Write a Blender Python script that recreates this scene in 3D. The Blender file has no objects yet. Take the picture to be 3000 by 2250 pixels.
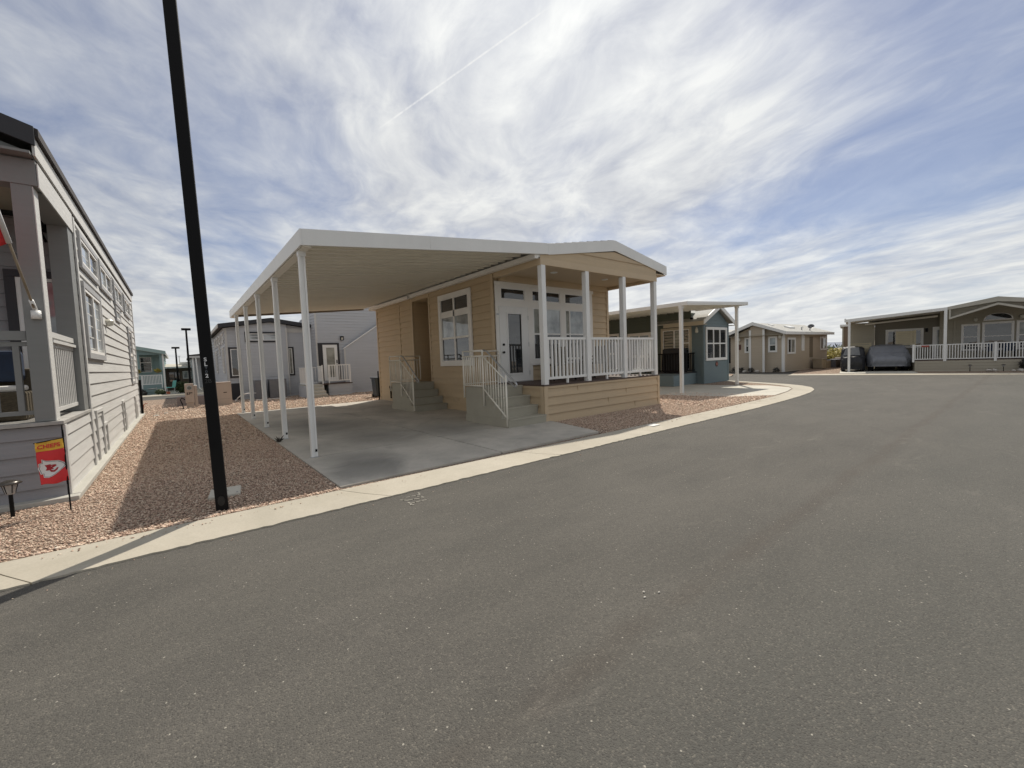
import bpy, math, random
from mathutils import Vector, Matrix
import numpy as np

R = math.radians
random.seed(7)
sc = bpy.context.scene
col = sc.collection

# ------------------------------------------------------------------ camera
YAW, PITCH, ROLL = 0.671, -0.0594, 0.0377
cam_d = bpy.data.cameras.new("camera")
cam = bpy.data.objects.new("camera", cam_d)
col.objects.link(cam)
sc.camera = cam
cam_d.sensor_width = 36.0
cam_d.lens = 14.736
cam_d.clip_start = 0.05
cam_d.clip_end = 6000
_r0 = Vector((math.cos(YAW), -math.sin(YAW), 0))
_u0 = Vector((-math.sin(PITCH) * math.sin(YAW), -math.sin(PITCH) * math.cos(YAW), math.cos(PITCH)))
_f = Vector((math.sin(YAW) * math.cos(PITCH), math.cos(YAW) * math.cos(PITCH), math.sin(PITCH)))
_rc = _r0 * math.cos(ROLL) - _u0 * math.sin(ROLL)
_uc = _r0 * math.sin(ROLL) + _u0 * math.cos(ROLL)
m = Matrix.Identity(4)
for i in range(3):
    m[i][0] = _rc[i]; m[i][1] = _uc[i]; m[i][2] = -_f[i]
m[2][3] = 1.6
cam.matrix_world = m

# ------------------------------------------------------------------ sun and sky
SX, SY = 0.61, 0.45                      # ground shadow length per metre of height: towards -X and -Y
EL = math.atan(1 / math.hypot(SX, SY))
AZ = math.atan2(SX, SY)
sun_d = bpy.data.lights.new("sun", 'SUN')
sun_d.energy = 4.1
sun_d.angle = R(0.6)
sun_d.color = (1.0, 0.93, 0.82)
sun = bpy.data.objects.new("sun", sun_d)
col.objects.link(sun)
sun.rotation_euler = Vector((-SX, -SY, -1)).to_track_quat('-Z', 'Y').to_euler()
sun.location = (20, 14, 30)
sc.view_settings.view_transform = 'Standard'
sc.view_settings.look = 'None'
sc.view_settings.gamma = 1
sc.view_settings.exposure = 0.15

world = bpy.data.worlds.new("World")
sc.world = world
world.use_nodes = True


class NT:
    """small helper for node trees"""
    def __init__(s, tree):
        s.t = tree
        tree.nodes.clear()

    def n(s, typ, ins=None, **props):
        nd = s.t.nodes.new(typ)
        for k, v in props.items():
            setattr(nd, k, v)
        if ins:
            for k, v in ins.items():
                sock = nd.inputs[k]
                if isinstance(v, bpy.types.NodeSocket):
                    s.t.links.new(v, sock)
                else:
                    sock.default_value = v
        return nd

    def math(s, op, a, b=None, c=None, clamp=False):
        ins = {0: a}
        if b is not None: ins[1] = b
        if c is not None: ins[2] = c
        return s.n('ShaderNodeMath', ins, operation=op, use_clamp=clamp).outputs[0]

    def vmath(s, op, a, b=None, out=0):
        ins = {0: a}
        if b is not None: ins[1] = b
        return s.n('ShaderNodeVectorMath', ins, operation=op).outputs[out]

    def mix(s, f, a, b, blend='MIX'):
        nd = s.t.nodes.new('ShaderNodeMix')
        nd.data_type = 'RGBA'; nd.blend_type = blend
        for k, v in ((0, f), (6, a), (7, b)):
            if isinstance(v, bpy.types.NodeSocket): s.t.links.new(v, nd.inputs[k])
            else:
                if k and not isinstance(v, (int, float)) and len(v) == 3: v = (*v, 1)
                nd.inputs[k].default_value = v
        return nd.outputs[2]

    def ramp(s, f, stops, interp='LINEAR'):
        nd = s.t.nodes.new('ShaderNodeValToRGB')
        cr = nd.color_ramp
        cr.interpolation = interp
        while len(cr.elements) < len(stops): cr.elements.new(0.5)
        for e, (p, c) in zip(cr.elements, stops):
            e.position = p
            e.color = (*c, 1) if hasattr(c, '__len__') else (c, c, c, 1)
        s.t.links.new(f, nd.inputs[0])
        return nd.outputs[0]

    def noise(s, vec, scale, detail=4, rough=0.55, dist=0.0, out='Fac'):
        return s.n('ShaderNodeTexNoise', {'Vector': vec, 'Scale': scale, 'Detail': detail, 'Roughness': rough,
                                          'Distortion': dist}).outputs[out]


w = NT(world.node_tree)
sky = w.n('ShaderNodeTexSky', sky_type='NISHITA', sun_disc=False, sun_elevation=EL, sun_rotation=AZ,
          altitude=400, air_density=1.0, dust_density=0.6, ozone_density=1.6)
tc = w.n('ShaderNodeTexCoord')
dirv = w.vmath('NORMALIZE', tc.outputs['Generated'])
sep = w.n('ShaderNodeSeparateXYZ', {0: dirv})
zz = w.math('ADD', w.math('MAXIMUM', sep.outputs[2], 0.0), 0.10)
px_ = w.math('DIVIDE', sep.outputs[0], zz)
py_ = w.math('DIVIDE', sep.outputs[1], zz)
plane = w.n('ShaderNodeCombineXYZ', {0: px_, 1: py_, 2: 0.0}).outputs[0]
VPA = 0.47   # azimuth the cirrus bands run towards
rotm = w.n('ShaderNodeVectorRotate', {'Vector': plane, 'Angle': VPA}, rotation_type='Z_AXIS').outputs[0]
# after the rotation Y runs along the bands, X across them
warp = w.noise(rotm, 0.55, 3, 0.5, 0, 'Color')
warp = w.vmath('MULTIPLY', w.vmath('SUBTRACT', warp, (0.5, 0.5, 0.5)), (0.9, 0.9, 0.0))
pw = w.vmath('ADD', rotm, warp)
bands = w.noise(w.vmath('MULTIPLY', pw, (0.95, 0.42, 1.0)), 1.0, 6, 0.55, 0.3)
fine = w.noise(w.vmath('ADD', w.vmath('MULTIPLY', pw, (3.0, 1.5, 1.0)), (3.1, 7.7, 0.0)), 1.0, 6, 0.54, 0.3)
puff = w.noise(w.vmath('ADD', w.vmath('MULTIPLY', pw, (5.5, 4.0, 1.0)), (9.1, 2.7, 0.0)), 1.0, 6, 0.62, 0.4)


def blob(d, wdt, amt):
    v = Vector(d).normalized()
    dist = w.n('ShaderNodeVectorMath', {0: dirv, 1: tuple(v)}, operation='DISTANCE').outputs['Value']
    g = w.math('POWER', 2.718, w.math('MULTIPLY', w.math('POWER', w.math('DIVIDE', dist, wdt), 2.0), -1.0))
    return w.math('MULTIPLY', g, amt)


# broad openings (negative) and banks (positive) of the cloud field: direction, angular size, amount
CLOUD_MASK = [
    ((-0.10, 0.88, 0.42), 0.20, -0.30), ((-0.28, 0.85, 0.55), 0.14, -0.22), ((0.16, 0.93, 0.30), 0.16, -0.17),
    ((0.93, 0.06, 0.36), 0.22, -0.30), ((0.86, 0.05, 0.60), 0.25, -0.20), ((0.86, 0.35, 0.22), 0.10, -0.13),
    ((0.74, 0.62, 0.20), 0.10, -0.10), ((0.94, 0.22, 0.27), 0.09, -0.14),
    ((0.50, 0.52, 0.68), 0.36, 0.14), ((0.72, 0.45, 0.50), 0.26, 0.08), ((0.35, 0.85, 0.38), 0.20, 0.05),
]
dens = w.math('ADD', w.math('MULTIPLY', bands, 1.05), w.math('MULTIPLY', fine, 0.36))
dens = w.math('ADD', dens, w.math('MULTIPLY', puff, 0.24))
for d_, w_, a_ in CLOUD_MASK:
    dens = w.math('ADD', dens, blob(d_, w_, a_ * (0.95 if a_ < 0 else 1.0)))
# thicker, flatter cloud towards the horizon
hz = w.math('POWER', w.math('SUBTRACT', 1.0, w.math('MAXIMUM', sep.outputs[2], 0.0)), 9.0)
dens = w.math('ADD', dens, w.math('MULTIPLY', hz, 0.22))
cover = w.n('ShaderNodeMapRange', {0: dens, 1: 0.44, 2: 0.98, 3: 0.28, 4: 1.0}, interpolation_type='SMOOTHSTEP').outputs[0]
# one short straight vapour trail: part of a great circle
A = Vector((0.34575716, 0.81449549, 0.46588527)); B = Vector((0.55658675, 0.55385534, 0.61923779))
nrm = A.cross(B).normalized(); mid = (A + B).normalized()
off = w.math('ABSOLUTE', w.vmath('DOT_PRODUCT', dirv, tuple(nrm), out=1))
along = w.vmath('DISTANCE', dirv, tuple(mid), out=1)
trail = w.math('MULTIPLY', w.n('ShaderNodeMapRange', {0: off, 1: 0.0004, 2: 0.0022, 3: 1.0, 4: 0.0}).outputs[0],
               w.n('ShaderNodeMapRange', {0: along, 1: 0.14, 2: 0.20, 3: 1.0, 4: 0.0}).outputs[0])
trail = w.math('MULTIPLY', trail, w.n('ShaderNodeMapRange', {0: w.noise(dirv, 90, 3), 1: 0.3, 2: 0.6, 3: 0.2, 4: 0.7}).outputs[0])
bg = w.n('ShaderNodeBackground', {'Strength': 0.10})
blue = w.mix(1.0, sky.outputs[0], (0.70, 0.68, 0.76), 'MULTIPLY')
lum = w.n('ShaderNodeMapRange', {0: w.math('ADD', w.math('MULTIPLY', fine, 0.6), w.math('MULTIPLY', puff, 0.4)), 1: 0.38, 2: 0.62, 3: 0.0, 4: 1.0}).outputs[0]
lum = w.math('ADD', w.math('MULTIPLY', lum, w.math('SUBTRACT', 1.0, w.math('MULTIPLY', hz, 0.75))), w.math('MULTIPLY', hz, 0.60))
cloud = w.mix(lum, (4.0, 4.15, 4.5), (6.35, 6.4, 6.25))
sund = w.vmath('DISTANCE', dirv, tuple(Vector((SX, SY, 1)).normalized()), out=1)
glow = w.n('ShaderNodeMapRange', {0: sund, 1: 0.15, 2: 1.25, 3: 1.42, 4: 0.96}, interpolation_type='SMOOTHSTEP').outputs[0]
gl2 = w.math('ADD', 1.0, blob((0.50, 0.49, 0.70), 0.30, 0.06))
glow = w.math('MULTIPLY', glow, gl2)
lowc = w.n('ShaderNodeMapRange', {0: sep.outputs[2], 1: 0.0, 2: 0.30, 3: 1.22, 4: 1.0}).outputs[0]
glow = w.math('MULTIPLY', glow, lowc)
cloud = w.n('ShaderNodeVectorMath', {0: cloud, 'Scale': glow}, operation='SCALE').outputs[0]
mixed = w.mix(w.math('MULTIPLY', cover, 0.97), blue, cloud)
mixed = w.mix(trail, mixed, (8.6, 8.6, 8.4))
w.t.links.new(mixed, bg.inputs['Color'])
out = w.n('ShaderNodeOutputWorld', {'Surface': bg.outputs[0]})

# ------------------------------------------------------------------ materials
MAT = {}


def mat(name, color, rough=0.6, var=0.08, vscale=3.0, bump=0.0, bscale=60.0, stretch=(1, 1, 1), dirt=0.0, dirtcol=(0.25, 0.21, 0.16),
        metal=0.0, ior=1.5, spec=0.5, speck=None, coord='Object', coat=0.0):
    if name in MAT: return MAT[name]
    mt = bpy.data.materials.new(name)
    mt.use_nodes = True
    t = NT(mt.node_tree)
    c = t.n('ShaderNodeTexCoord')
    v = t.vmath('MULTIPLY', c.outputs[coord], stretch)
    n1 = t.noise(v, vscale, 5, 0.6)
    f = t.n('ShaderNodeMapRange', {0: n1, 1: 0.25, 2: 0.75, 3: -var, 4: var}).outputs[0]
    base = t.n('ShaderNodeVectorMath', {0: (*color,), 'Scale': t.math('ADD', 1.0, f)}, operation='SCALE').outputs[0]
    if dirt:
        n2 = t.noise(c.outputs[coord], 1.3, 6, 0.65, 0.6)
        n3 = t.noise(t.vmath('MULTIPLY', c.outputs[coord], (9, 9, 0.8)), 1.0, 4, 0.6)
        d = t.n('ShaderNodeMapRange', {0: t.math('ADD', t.math('MULTIPLY', n2, 0.6), t.math('MULTIPLY', n3, 0.4)), 1: 0.46, 2: 0.72, 3: 0.0, 4: dirt}).outputs[0]
        base = t.mix(d, base, dirtcol)
    if speck:
        vo = t.n('ShaderNodeTexVoronoi', {'Vector': c.outputs[coord], 'Scale': speck[0]})
        base = t.mix(t.n('ShaderNodeMapRange', {0: vo.outputs['Color'], 1: speck[2], 2: speck[2] + 0.02, 3: 0.0, 4: speck[3]}).outputs[0], base, speck[1])
    b = t.n('ShaderNodeBsdfPrincipled', {'Base Color': base, 'Metallic': metal, 'IOR': ior, 'Specular IOR Level': spec, 'Coat Weight': coat})
    rg = t.n('ShaderNodeMapRange', {0: n1, 1: 0.2, 2: 0.8, 3: max(rough - 0.08, 0.02), 4: min(rough + 0.1, 1)}).outputs[0]
    t.t.links.new(rg, b.inputs['Roughness'])
    if bump:
        nb = t.noise(v, bscale, 4, 0.6)
        bp = t.n('ShaderNodeBump', {'Height': nb, 'Strength': bump, 'Distance': 0.01})
        t.t.links.new(bp.outputs[0], b.inputs['Normal'])
    t.n('ShaderNodeOutputMaterial', {0: b.outputs[0]})
    MAT[name] = mt
    return mt


def glass_mat(name, color, rough=0.02, ior=1.9):
    if name in MAT: return MAT[name]
    mt = bpy.data.materials.new(name); mt.use_nodes = True
    t = NT(mt.node_tree)
    c = t.n('ShaderNodeTexCoord')
    nb = t.noise(c.outputs['Object'], 1.1, 2, 0.4)
    bp = t.n('ShaderNodeBump', {'Height': nb, 'Strength': 0.05, 'Distance': 0.1})
    nc = t.noise(c.outputs['Object'], 2.2, 3, 0.5)
    base = t.mix(t.n('ShaderNodeMapRange', {0: nc, 1: 0.35, 2: 0.65}).outputs[0], tuple(x * 0.55 for x in color), tuple(x * 1.25 for x in color))
    b = t.n('ShaderNodeBsdfPrincipled', {'Base Color': base, 'Roughness': rough, 'IOR': ior, 'Normal': bp.outputs[0]})
    t.n('ShaderNodeOutputMaterial', {0: b.outputs[0]})
    MAT[name] = mt
    return mt


GRAIN = (0.35, 0.35, 9)      # horizontal wood grain for lap siding


def siding_mat(name, color, dirt=0.12, dc=(0.28, 0.24, 0.19)):
    return mat(name, color, 0.62, 0.07, 2.2, 0.35, 22, GRAIN, dirt, dc)


M_tan = siding_mat('tan siding', (0.53, 0.41, 0.265))
M_tantrim = mat('tan trim', (0.55, 0.43, 0.285), 0.55, 0.05, 2)
M_white = mat('white paint', (0.78, 0.78, 0.76), 0.42, 0.05, 1.5, dirt=0.10, dirtcol=(0.45, 0.42, 0.38))
M_whitewall = mat('white panel', (0.80, 0.78, 0.74), 0.5, 0.05, 1.5)
M_alu = mat('cream aluminium', (0.82, 0.785, 0.69), 0.38, 0.04, 1.2, dirt=0.08)
M_grey = siding_mat('grey siding', (0.55, 0.545, 0.525), 0.10)
M_greywin = mat('grey window trim', (0.36, 0.36, 0.36), 0.55, 0.05, 2)  # paler copy of the trim for the sunlit side windows
M_greytrim = mat('grey trim', (0.205, 0.210, 0.205), 0.55, 0.05, 2, 0.2, 30, GRAIN)  # colour lowered to hold the shade on the porch front
M_grey2 = siding_mat('mid grey siding', (0.46, 0.475, 0.50), 0.06)
M_char = mat('charcoal trim', (0.022, 0.022, 0.027), 0.5, 0.15, 4)
M_black = mat('black steel', (0.006, 0.006, 0.0065), 0.55, 0.2, 6, spec=0.15)
M_teal = siding_mat('blue green siding', (0.155, 0.205, 0.22), 0.06, (0.1, 0.1, 0.09))
M_teal2 = siding_mat('pale teal siding', (0.20, 0.29, 0.29), 0.06)
M_olive = siding_mat('olive siding', (0.10, 0.12, 0.098), 0.05, (0.08, 0.07, 0.05))
M_beige = siding_mat('beige siding', (0.47, 0.40, 0.31), 0.10)
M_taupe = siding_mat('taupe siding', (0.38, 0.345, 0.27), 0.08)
M_brown = siding_mat('brown siding', (0.20, 0.145, 0.105), 0.08)
M_glass = glass_mat('dark glass', (0.030, 0.034, 0.038))
M_blindrefl = glass_mat('glass over blind and reflection', (0.40, 0.44, 0.46), 0.03, 1.7)  # pale tone holds both the blinds and painted window reflections
M_curtain = glass_mat('glass over curtain', (0.30, 0.31, 0.28), 0.03, 1.6)
M_steps = mat('painted steps', (0.37, 0.35, 0.285), 0.7, 0.08, 3, 0.3, 90, dirt=0.15)
M_deck = mat('brown deck', (0.075, 0.048, 0.040), 0.6, 0.2, 3, 0.3, 30, (1, 8, 1))
M_roof = mat('light shingle', (0.40, 0.395, 0.37), 0.85, 0.22, 7, 0.8, 40, (1, 1, 1))
M_roofd = mat('dark shingle', (0.055, 0.05, 0.05), 0.85, 0.3, 8, 0.8, 50)
M_metal = mat('galvanised metal', (0.42, 0.43, 0.44), 0.35, 0.1, 8, metal=0.7)
M_ped = mat('tan enamel', (0.46, 0.38, 0.32), 0.5, 0.05, 2, dirt=0.12)
M_plast = mat('grey plastic', (0.16, 0.16, 0.17), 0.45, 0.1, 4)
M_bin = mat('dark blue plastic', (0.03, 0.045, 0.06), 0.45, 0.1, 4)
M_binb = mat('beige plastic', (0.36, 0.30, 0.22), 0.5, 0.1, 4, dirt=0.2)
M_red = mat('red cloth', (0.62, 0.035, 0.04), 0.75, 0.12, 5, 0.3, 200)
M_gold = mat('gold cloth', (0.72, 0.42, 0.05), 0.75, 0.12, 6, 0.3, 200)
M_wcloth = mat('white cloth', (0.68, 0.68, 0.68), 0.8, 0.08, 5, 0.3, 200)
M_bcloth = mat('black print', (0.02, 0.02, 0.02), 0.8, 0.08, 5)
M_dred = mat('dark red print', (0.35, 0.02, 0.03), 0.8, 0.1, 5)
M_silver = mat('silver car cover', (0.19, 0.20, 0.225), 0.5, 0.14, 2.5, 0.8, 9, (1, 1, 0.5))
M_blackc = mat('black cart cover', (0.014, 0.015, 0.019), 0.55, 0.3, 3, 0.8, 8)
M_clear = mat('clear vinyl', (0.15, 0.155, 0.16), 0.2, 0.3, 3, 0.5, 6)
M_navy = mat('navy cushion', (0.018, 0.032, 0.065), 0.8, 0.3, 5, 0.5, 20)
M_wick = mat('brown wicker', (0.10, 0.08, 0.05), 0.7, 0.5, 30, 1.0, 90, (1, 1, 3))
M_tealp = mat('teal plastic', (0.12, 0.40, 0.36), 0.5, 0.1, 4)
M_terra = mat('terracotta', (0.40, 0.12, 0.06), 0.7, 0.1, 4)
M_rock = mat('pale rock', (0.48, 0.45, 0.40), 0.85, 0.25, 5, 1.0, 12)
M_dirt = mat('dark bark bed', (0.10, 0.08, 0.065), 0.95, 0.4, 15, 1.0, 60)
M_lamp = mat('frosted lamp glass', (0.6, 0.58, 0.5), 0.3, 0.1, 3)
M_sign = mat('red sign', (0.33, 0.07, 0.05), 0.5, 0.3, 30)
M_woodd = mat('brown door', (0.17, 0.135, 0.095), 0.6, 0.1, 3)
M_plate = mat('plaque', (0.10, 0.035, 0.03), 0.5, 0.2, 20)


def leaf_mat(name, c1, c2):
    mt = bpy.data.materials.new(name); mt.use_nodes = True
    t = NT(mt.node_tree)
    c = t.n('ShaderNodeTexCoord')
    g = t.n('ShaderNodeNewGeometry')
    n1 = t.noise(c.outputs['Object'], 6, 3)
    base = t.mix(t.n('ShaderNodeMapRange', {0: t.math('ADD', t.math('MULTIPLY', g.outputs['Random Per Island'], 0.6), t.math('MULTIPLY', n1, 0.4)), 1: 0.2, 2: 0.8}).outputs[0], c1, c2)
    b = t.n('ShaderNodeBsdfPrincipled', {'Base Color': base, 'Roughness': 0.6, 'Subsurface Weight': 0.0})
    t.n('ShaderNodeOutputMaterial', {0: b.outputs[0]})
    return mt


M_leaf = leaf_mat('green leaves', (0.025, 0.045, 0.018), (0.07, 0.095, 0.03))
M_leafy = leaf_mat('yellow green leaves', (0.22, 0.18, 0.02), (0.42, 0.34, 0.05))
M_leafd = leaf_mat('dark leaves', (0.02, 0.022, 0.02), (0.06, 0.05, 0.04))

# --- ground materials
def asphalt_mat():
    mt = bpy.data.materials.new('worn asphalt'); mt.use_nodes = True
    t = NT(mt.node_tree)
    c = t.n('ShaderNodeTexCoord').outputs['Object']
    s = t.n('ShaderNodeSeparateXYZ', {0: c})
    big = t.noise(c, 0.28, 5, 0.6, 0.4)
    med = t.noise(t.vmath('MULTIPLY', c, (0.5, 1.6, 1)), 1.3, 6, 0.65, 0.3)
    base = t.mix(t.n('ShaderNodeMapRange', {0: big, 1: 0.3, 2: 0.7}).outputs[0], (0.062, 0.059, 0.052), (0.098, 0.092, 0.081))
    base = t.mix(t.n('ShaderNodeMapRange', {0: med, 1: 0.35, 2: 0.7, 3: 0.0, 4: 0.45}).outputs[0], base, (0.128, 0.118, 0.102))
    # long joint between two passes of the paver, ragged
    wob = t.math('MULTIPLY', t.math('SUBTRACT', t.noise(c, 0.7, 4), 0.5), 0.35)
    dy = t.math('ABSOLUTE', t.math('SUBTRACT', t.math('ADD', s.outputs[1], wob), 1.42))
    seam = t.n('ShaderNodeMapRange', {0: dy, 1: 0.02, 2: 0.13, 3: 1.0, 4: 0.0}, interpolation_type='SMOOTHSTEP').outputs[0]
    seam = t.math('MULTIPLY', seam, t.n('ShaderNodeMapRange', {0: t.noise(c, 2.4, 4), 1: 0.3, 2: 0.6, 3: 0.15, 4: 0.62}).outputs[0])
    base = t.mix(seam, base, (0.070, 0.060, 0.050))
    # finer, browner mat beyond the joint; coarser greyer mat nearer
    near = t.n('ShaderNodeMapRange', {0: t.math('ADD', s.outputs[1], t.math('MULTIPLY', big, 1.2)), 1: 1.3, 2: 2.0, 3: 1.0, 4: 0.0}).outputs[0]
    base = t.mix(t.math('MULTIPLY', near, 0.30), base, (0.084, 0.087, 0.078))
    # aggregate
    vo = t.n('ShaderNodeTexVoronoi', {'Vector': c, 'Scale': 140.0})
    cs = t.n('ShaderNodeSeparateColor', {0: vo.outputs['Color']})
    light = t.n('ShaderNodeMapRange', {0: cs.outputs[0], 1: 0.80, 2: 0.97, 3: 0.0, 4: 0.38}).outputs[0]
    base = t.mix(light, base, (0.22, 0.20, 0.165))
    dark = t.n('ShaderNodeMapRange', {0: cs.outputs[1], 1: 0.72, 2: 0.95, 3: 0.0, 4: 0.6}).outputs[0]
    base = t.mix(dark, base, (0.045, 0.042, 0.038))
    vo2 = t.n('ShaderNodeTexVoronoi', {'Vector': c, 'Scale': 75.0})
    cs2 = t.n('ShaderNodeSeparateColor', {0: vo2.outputs['Color']})
    sp = t.math('MULTIPLY', t.math('GREATER_THAN', t.math('ADD', cs2.outputs[2], t.math('MULTIPLY', t.noise(c, 1.7, 3), 0.02)), 1.007), t.math('LESS_THAN', vo2.outputs['Distance'], 0.35))
    base = t.mix(t.math('MULTIPLY', sp, 0.55), base, (0.50, 0.47, 0.40))
    vn = t.noise(c, 34, 3, 0.6)
    base = t.mix(t.n('ShaderNodeMapRange', {0: vn, 1: 0.40, 2: 0.72, 3: 0.0, 4: 0.30}).outputs[0], base, (0.06, 0.056, 0.050))
    # stray pale scuffs
    sc1 = t.noise(t.vmath('MULTIPLY', c, (1.0, 2.6, 1)), 0.9, 7, 0.7, 1.0)
    base = t.mix(t.n('ShaderNodeMapRange', {0: sc1, 1: 0.60, 2: 0.82, 3: 0.0, 4: 0.36}).outputs[0], base, (0.23, 0.21, 0.18))
    h = t.math('ADD', t.math('MULTIPLY', vo.outputs['Distance'], -0.7), t.math('MULTIPLY', vn, 1.0))
    bp = t.n('ShaderNodeBump', {'Height': h, 'Strength': 0.6, 'Distance': 0.008})
    b = t.n('ShaderNodeBsdfPrincipled', {'Base Color': base, 'Roughness': 0.88, 'Normal': bp.outputs[0], 'Specular IOR Level': 0.35})
    t.n('ShaderNodeOutputMaterial', {0: b.outputs[0]})
    return mt


def concrete_mat(name, c1, c2, stains=0.0, joints=None):
    mt = bpy.data.materials.new(name); mt.use_nodes = True
    t = NT(mt.node_tree)
    c = t.n('ShaderNodeTexCoord').outputs['Object']
    big = t.noise(c, 0.9, 6, 0.65, 0.5)
    base = t.mix(t.n('ShaderNodeMapRange', {0: big, 1: 0.32, 2: 0.68}).outputs[0], c1, c2)
    fine = t.noise(c, 55, 4, 0.7)
    base = t.mix(t.n('ShaderNodeMapRange', {0: fine, 1: 0.42, 2: 0.75, 3: 0.0, 4: 0.30}).outputs[0], base, tuple(x * 0.62 for x in c1))
    if stains:
        s1 = t.noise(t.vmath('ADD', t.vmath('MULTIPLY', c, (0.75, 0.55, 1)), (2.3, 5.1, 0)), 1.0, 5, 0.55, 0.9)
        m1 = t.n('ShaderNodeMapRange', {0: s1, 1: 0.46, 2: 0.74, 3: 0.0, 4: stains}).outputs[0]
        base = t.mix(m1, base, (0.17, 0.17, 0.155))
        s2 = t.noise(c, 3.0, 6, 0.7, 1.2)
        base = t.mix(t.n('ShaderNodeMapRange', {0: s2, 1: 0.48, 2: 0.80, 3: 0.0, 4: stains * 0.5}).outputs[0], base, (0.18, 0.165, 0.14))
        sp = t.n('ShaderNodeSeparateXYZ', {0: c})
        for (ax, ay, rad) in () if not joints else ((2.25, 6.85, 0.55), (2.05, 6.2, 0.40), (3.2, 8.7, 0.9), (3.0, 10.9, 1.1), (4.6, 8.2, 0.8), (2.5, 12.5, 1.0)):
            dx = t.math('MULTIPLY', t.math('SUBTRACT', sp.outputs[0], ax), 1.0)
            dyy = t.math('MULTIPLY', t.math('SUBTRACT', sp.outputs[1], ay), 0.75)
            rr = t.math('SQRT', t.math('ADD', t.math('MULTIPLY', dx, dx), t.math('MULTIPLY', dyy, dyy)))
            rr = t.math('ADD', rr, t.math('MULTIPLY', t.math('SUBTRACT', s1, 0.5), 1.6))
            mk = t.n('ShaderNodeMapRange', {0: rr, 1: rad * 0.35, 2: rad * 1.15, 3: stains * 0.9, 4: 0.0}).outputs[0]
            base = t.mix(mk, base, (0.14, 0.14, 0.13))
    bp = t.n('ShaderNodeBump', {'Height': fine, 'Strength': 0.25, 'Distance': 0.004})
    b = t.n('ShaderNodeBsdfPrincipled', {'Base Color': base, 'Roughness': 0.82, 'Normal': bp.outputs[0], 'Specular IOR Level': 0.35})
    t.n('ShaderNodeOutputMaterial', {0: b.outputs[0]})
    MAT[name] = mt
    return mt


def gravel_mat():
    mt = bpy.data.materials.new('pink tan gravel'); mt.use_nodes = True
    t = NT(mt.node_tree)
    c = t.n('ShaderNodeTexCoord').outputs['Object']
    wv = t.vmath('ADD', c, t.vmath('MULTIPLY', t.noise(c, 30, 2, 0.5, 0, 'Color'), (0.02, 0.02, 0.02)))
    vo = t.n('ShaderNodeTexVoronoi', {'Vector': t.vmath('MULTIPLY', wv, (1, 1.35, 1)), 'Scale': 30.0})
    cs = t.n('ShaderNodeSeparateColor', {0: vo.outputs['Color']})
    base = t.ramp(cs.outputs[0], [(0.0, (0.30, 0.20, 0.15)), (0.3, (0.46, 0.335, 0.25)), (0.6, (0.57, 0.44, 0.335)), (0.85, (0.64, 0.51, 0.40)), (1.0, (0.70, 0.61, 0.50))])
    big = t.noise(c, 0.5, 5, 0.6, 0.3)
    base = t.mix(t.n('ShaderNodeMapRange', {0: big, 1: 0.35, 2: 0.7, 3: 0.0, 4: 0.45}).outputs[0], base, (0.42, 0.31, 0.225))
    gap = t.n('ShaderNodeMapRange', {0: vo.outputs['Distance'], 1: 0.32, 2: 0.60, 3: 0.0, 4: 0.75}).outputs[0]
    base = t.mix(gap, base, (0.085, 0.052, 0.036))
    h = t.math('SUBTRACT', 1.0, vo.outputs['Distance'])
    bp = t.n('ShaderNodeBump', {'Height': h, 'Strength': 1.0, 'Distance': 0.03})
    b = t.n('ShaderNodeBsdfPrincipled', {'Base Color': base, 'Roughness': 0.9, 'Normal': bp.outputs[0], 'Specular IOR Level': 0.3})
    t.n('ShaderNodeOutputMaterial', {0: b.outputs[0]})
    return mt


def stone_mat():
    mt = bpy.data.materials.new('gravel stone'); mt.use_nodes = True
    t = NT(mt.node_tree)
    c = t.n('ShaderNodeTexCoord').outputs['Object']
    g = t.n('ShaderNodeNewGeometry').outputs['Random Per Island']
    big = t.noise(c, 0.45, 3)
    k = t.math('ADD', t.math('MULTIPLY', g, 0.85), t.math('MULTIPLY', big, 0.15))
    base = t.ramp(k, [(0.0, (0.28, 0.18, 0.13)), (0.2, (0.49, 0.34, 0.26)), (0.55, (0.62, 0.465, 0.36)), (0.82, (0.68, 0.55, 0.425)), (1.0, (0.76, 0.68, 0.57))])
    b = t.n('ShaderNodeBsdfPrincipled', {'Base Color': base, 'Roughness': 0.85, 'Specular IOR Level': 0.3})
    t.n('ShaderNodeOutputMaterial', {0: b.outputs[0]})
    return mt


M_asph = asphalt_mat()
M_slab = concrete_mat('driveway concrete', (0.44, 0.41, 0.36), (0.54, 0.505, 0.445), 0.55, True)
M_kerb = concrete_mat('kerb concrete', (0.385, 0.35, 0.28), (0.475, 0.435, 0.36), 0.16)
M_conc = concrete_mat('pale concrete', (0.46, 0.44, 0.38), (0.56, 0.53, 0.46), 0.15)
M_found = concrete_mat('footing concrete', (0.40, 0.39, 0.35), (0.50, 0.49, 0.44))
M_grav = gravel_mat()
M_stone = stone_mat()
M_desert = mat('desert ground', (0.27, 0.22, 0.17), 0.95, 0.3, 0.2, 0.5, 3)
M_hill = mat('haze tinted ridge', (0.20, 0.22, 0.27), 0.95, 0.2, 0.02)  # blue air haze is put into this colour

# ------------------------------------------------------------------ mesh helpers
class F:
    """local frame: origin, direction of u, and w (outward, away from the wall) on the ground plane"""
    def __init__(s, o=(0, 0), u=(1, 0), w=None):
        s.o = np.array(o, float); s.u = np.array(u, float); s.u /= np.linalg.norm(s.u)
        s.w = np.array((s.u[1], -s.u[0]) if w is None else w, float); s.w /= np.linalg.norm(s.w)

    def __call__(s, u, w, z):
        p = s.o + s.u * u + s.w * w
        return (p[0], p[1], z)


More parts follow.
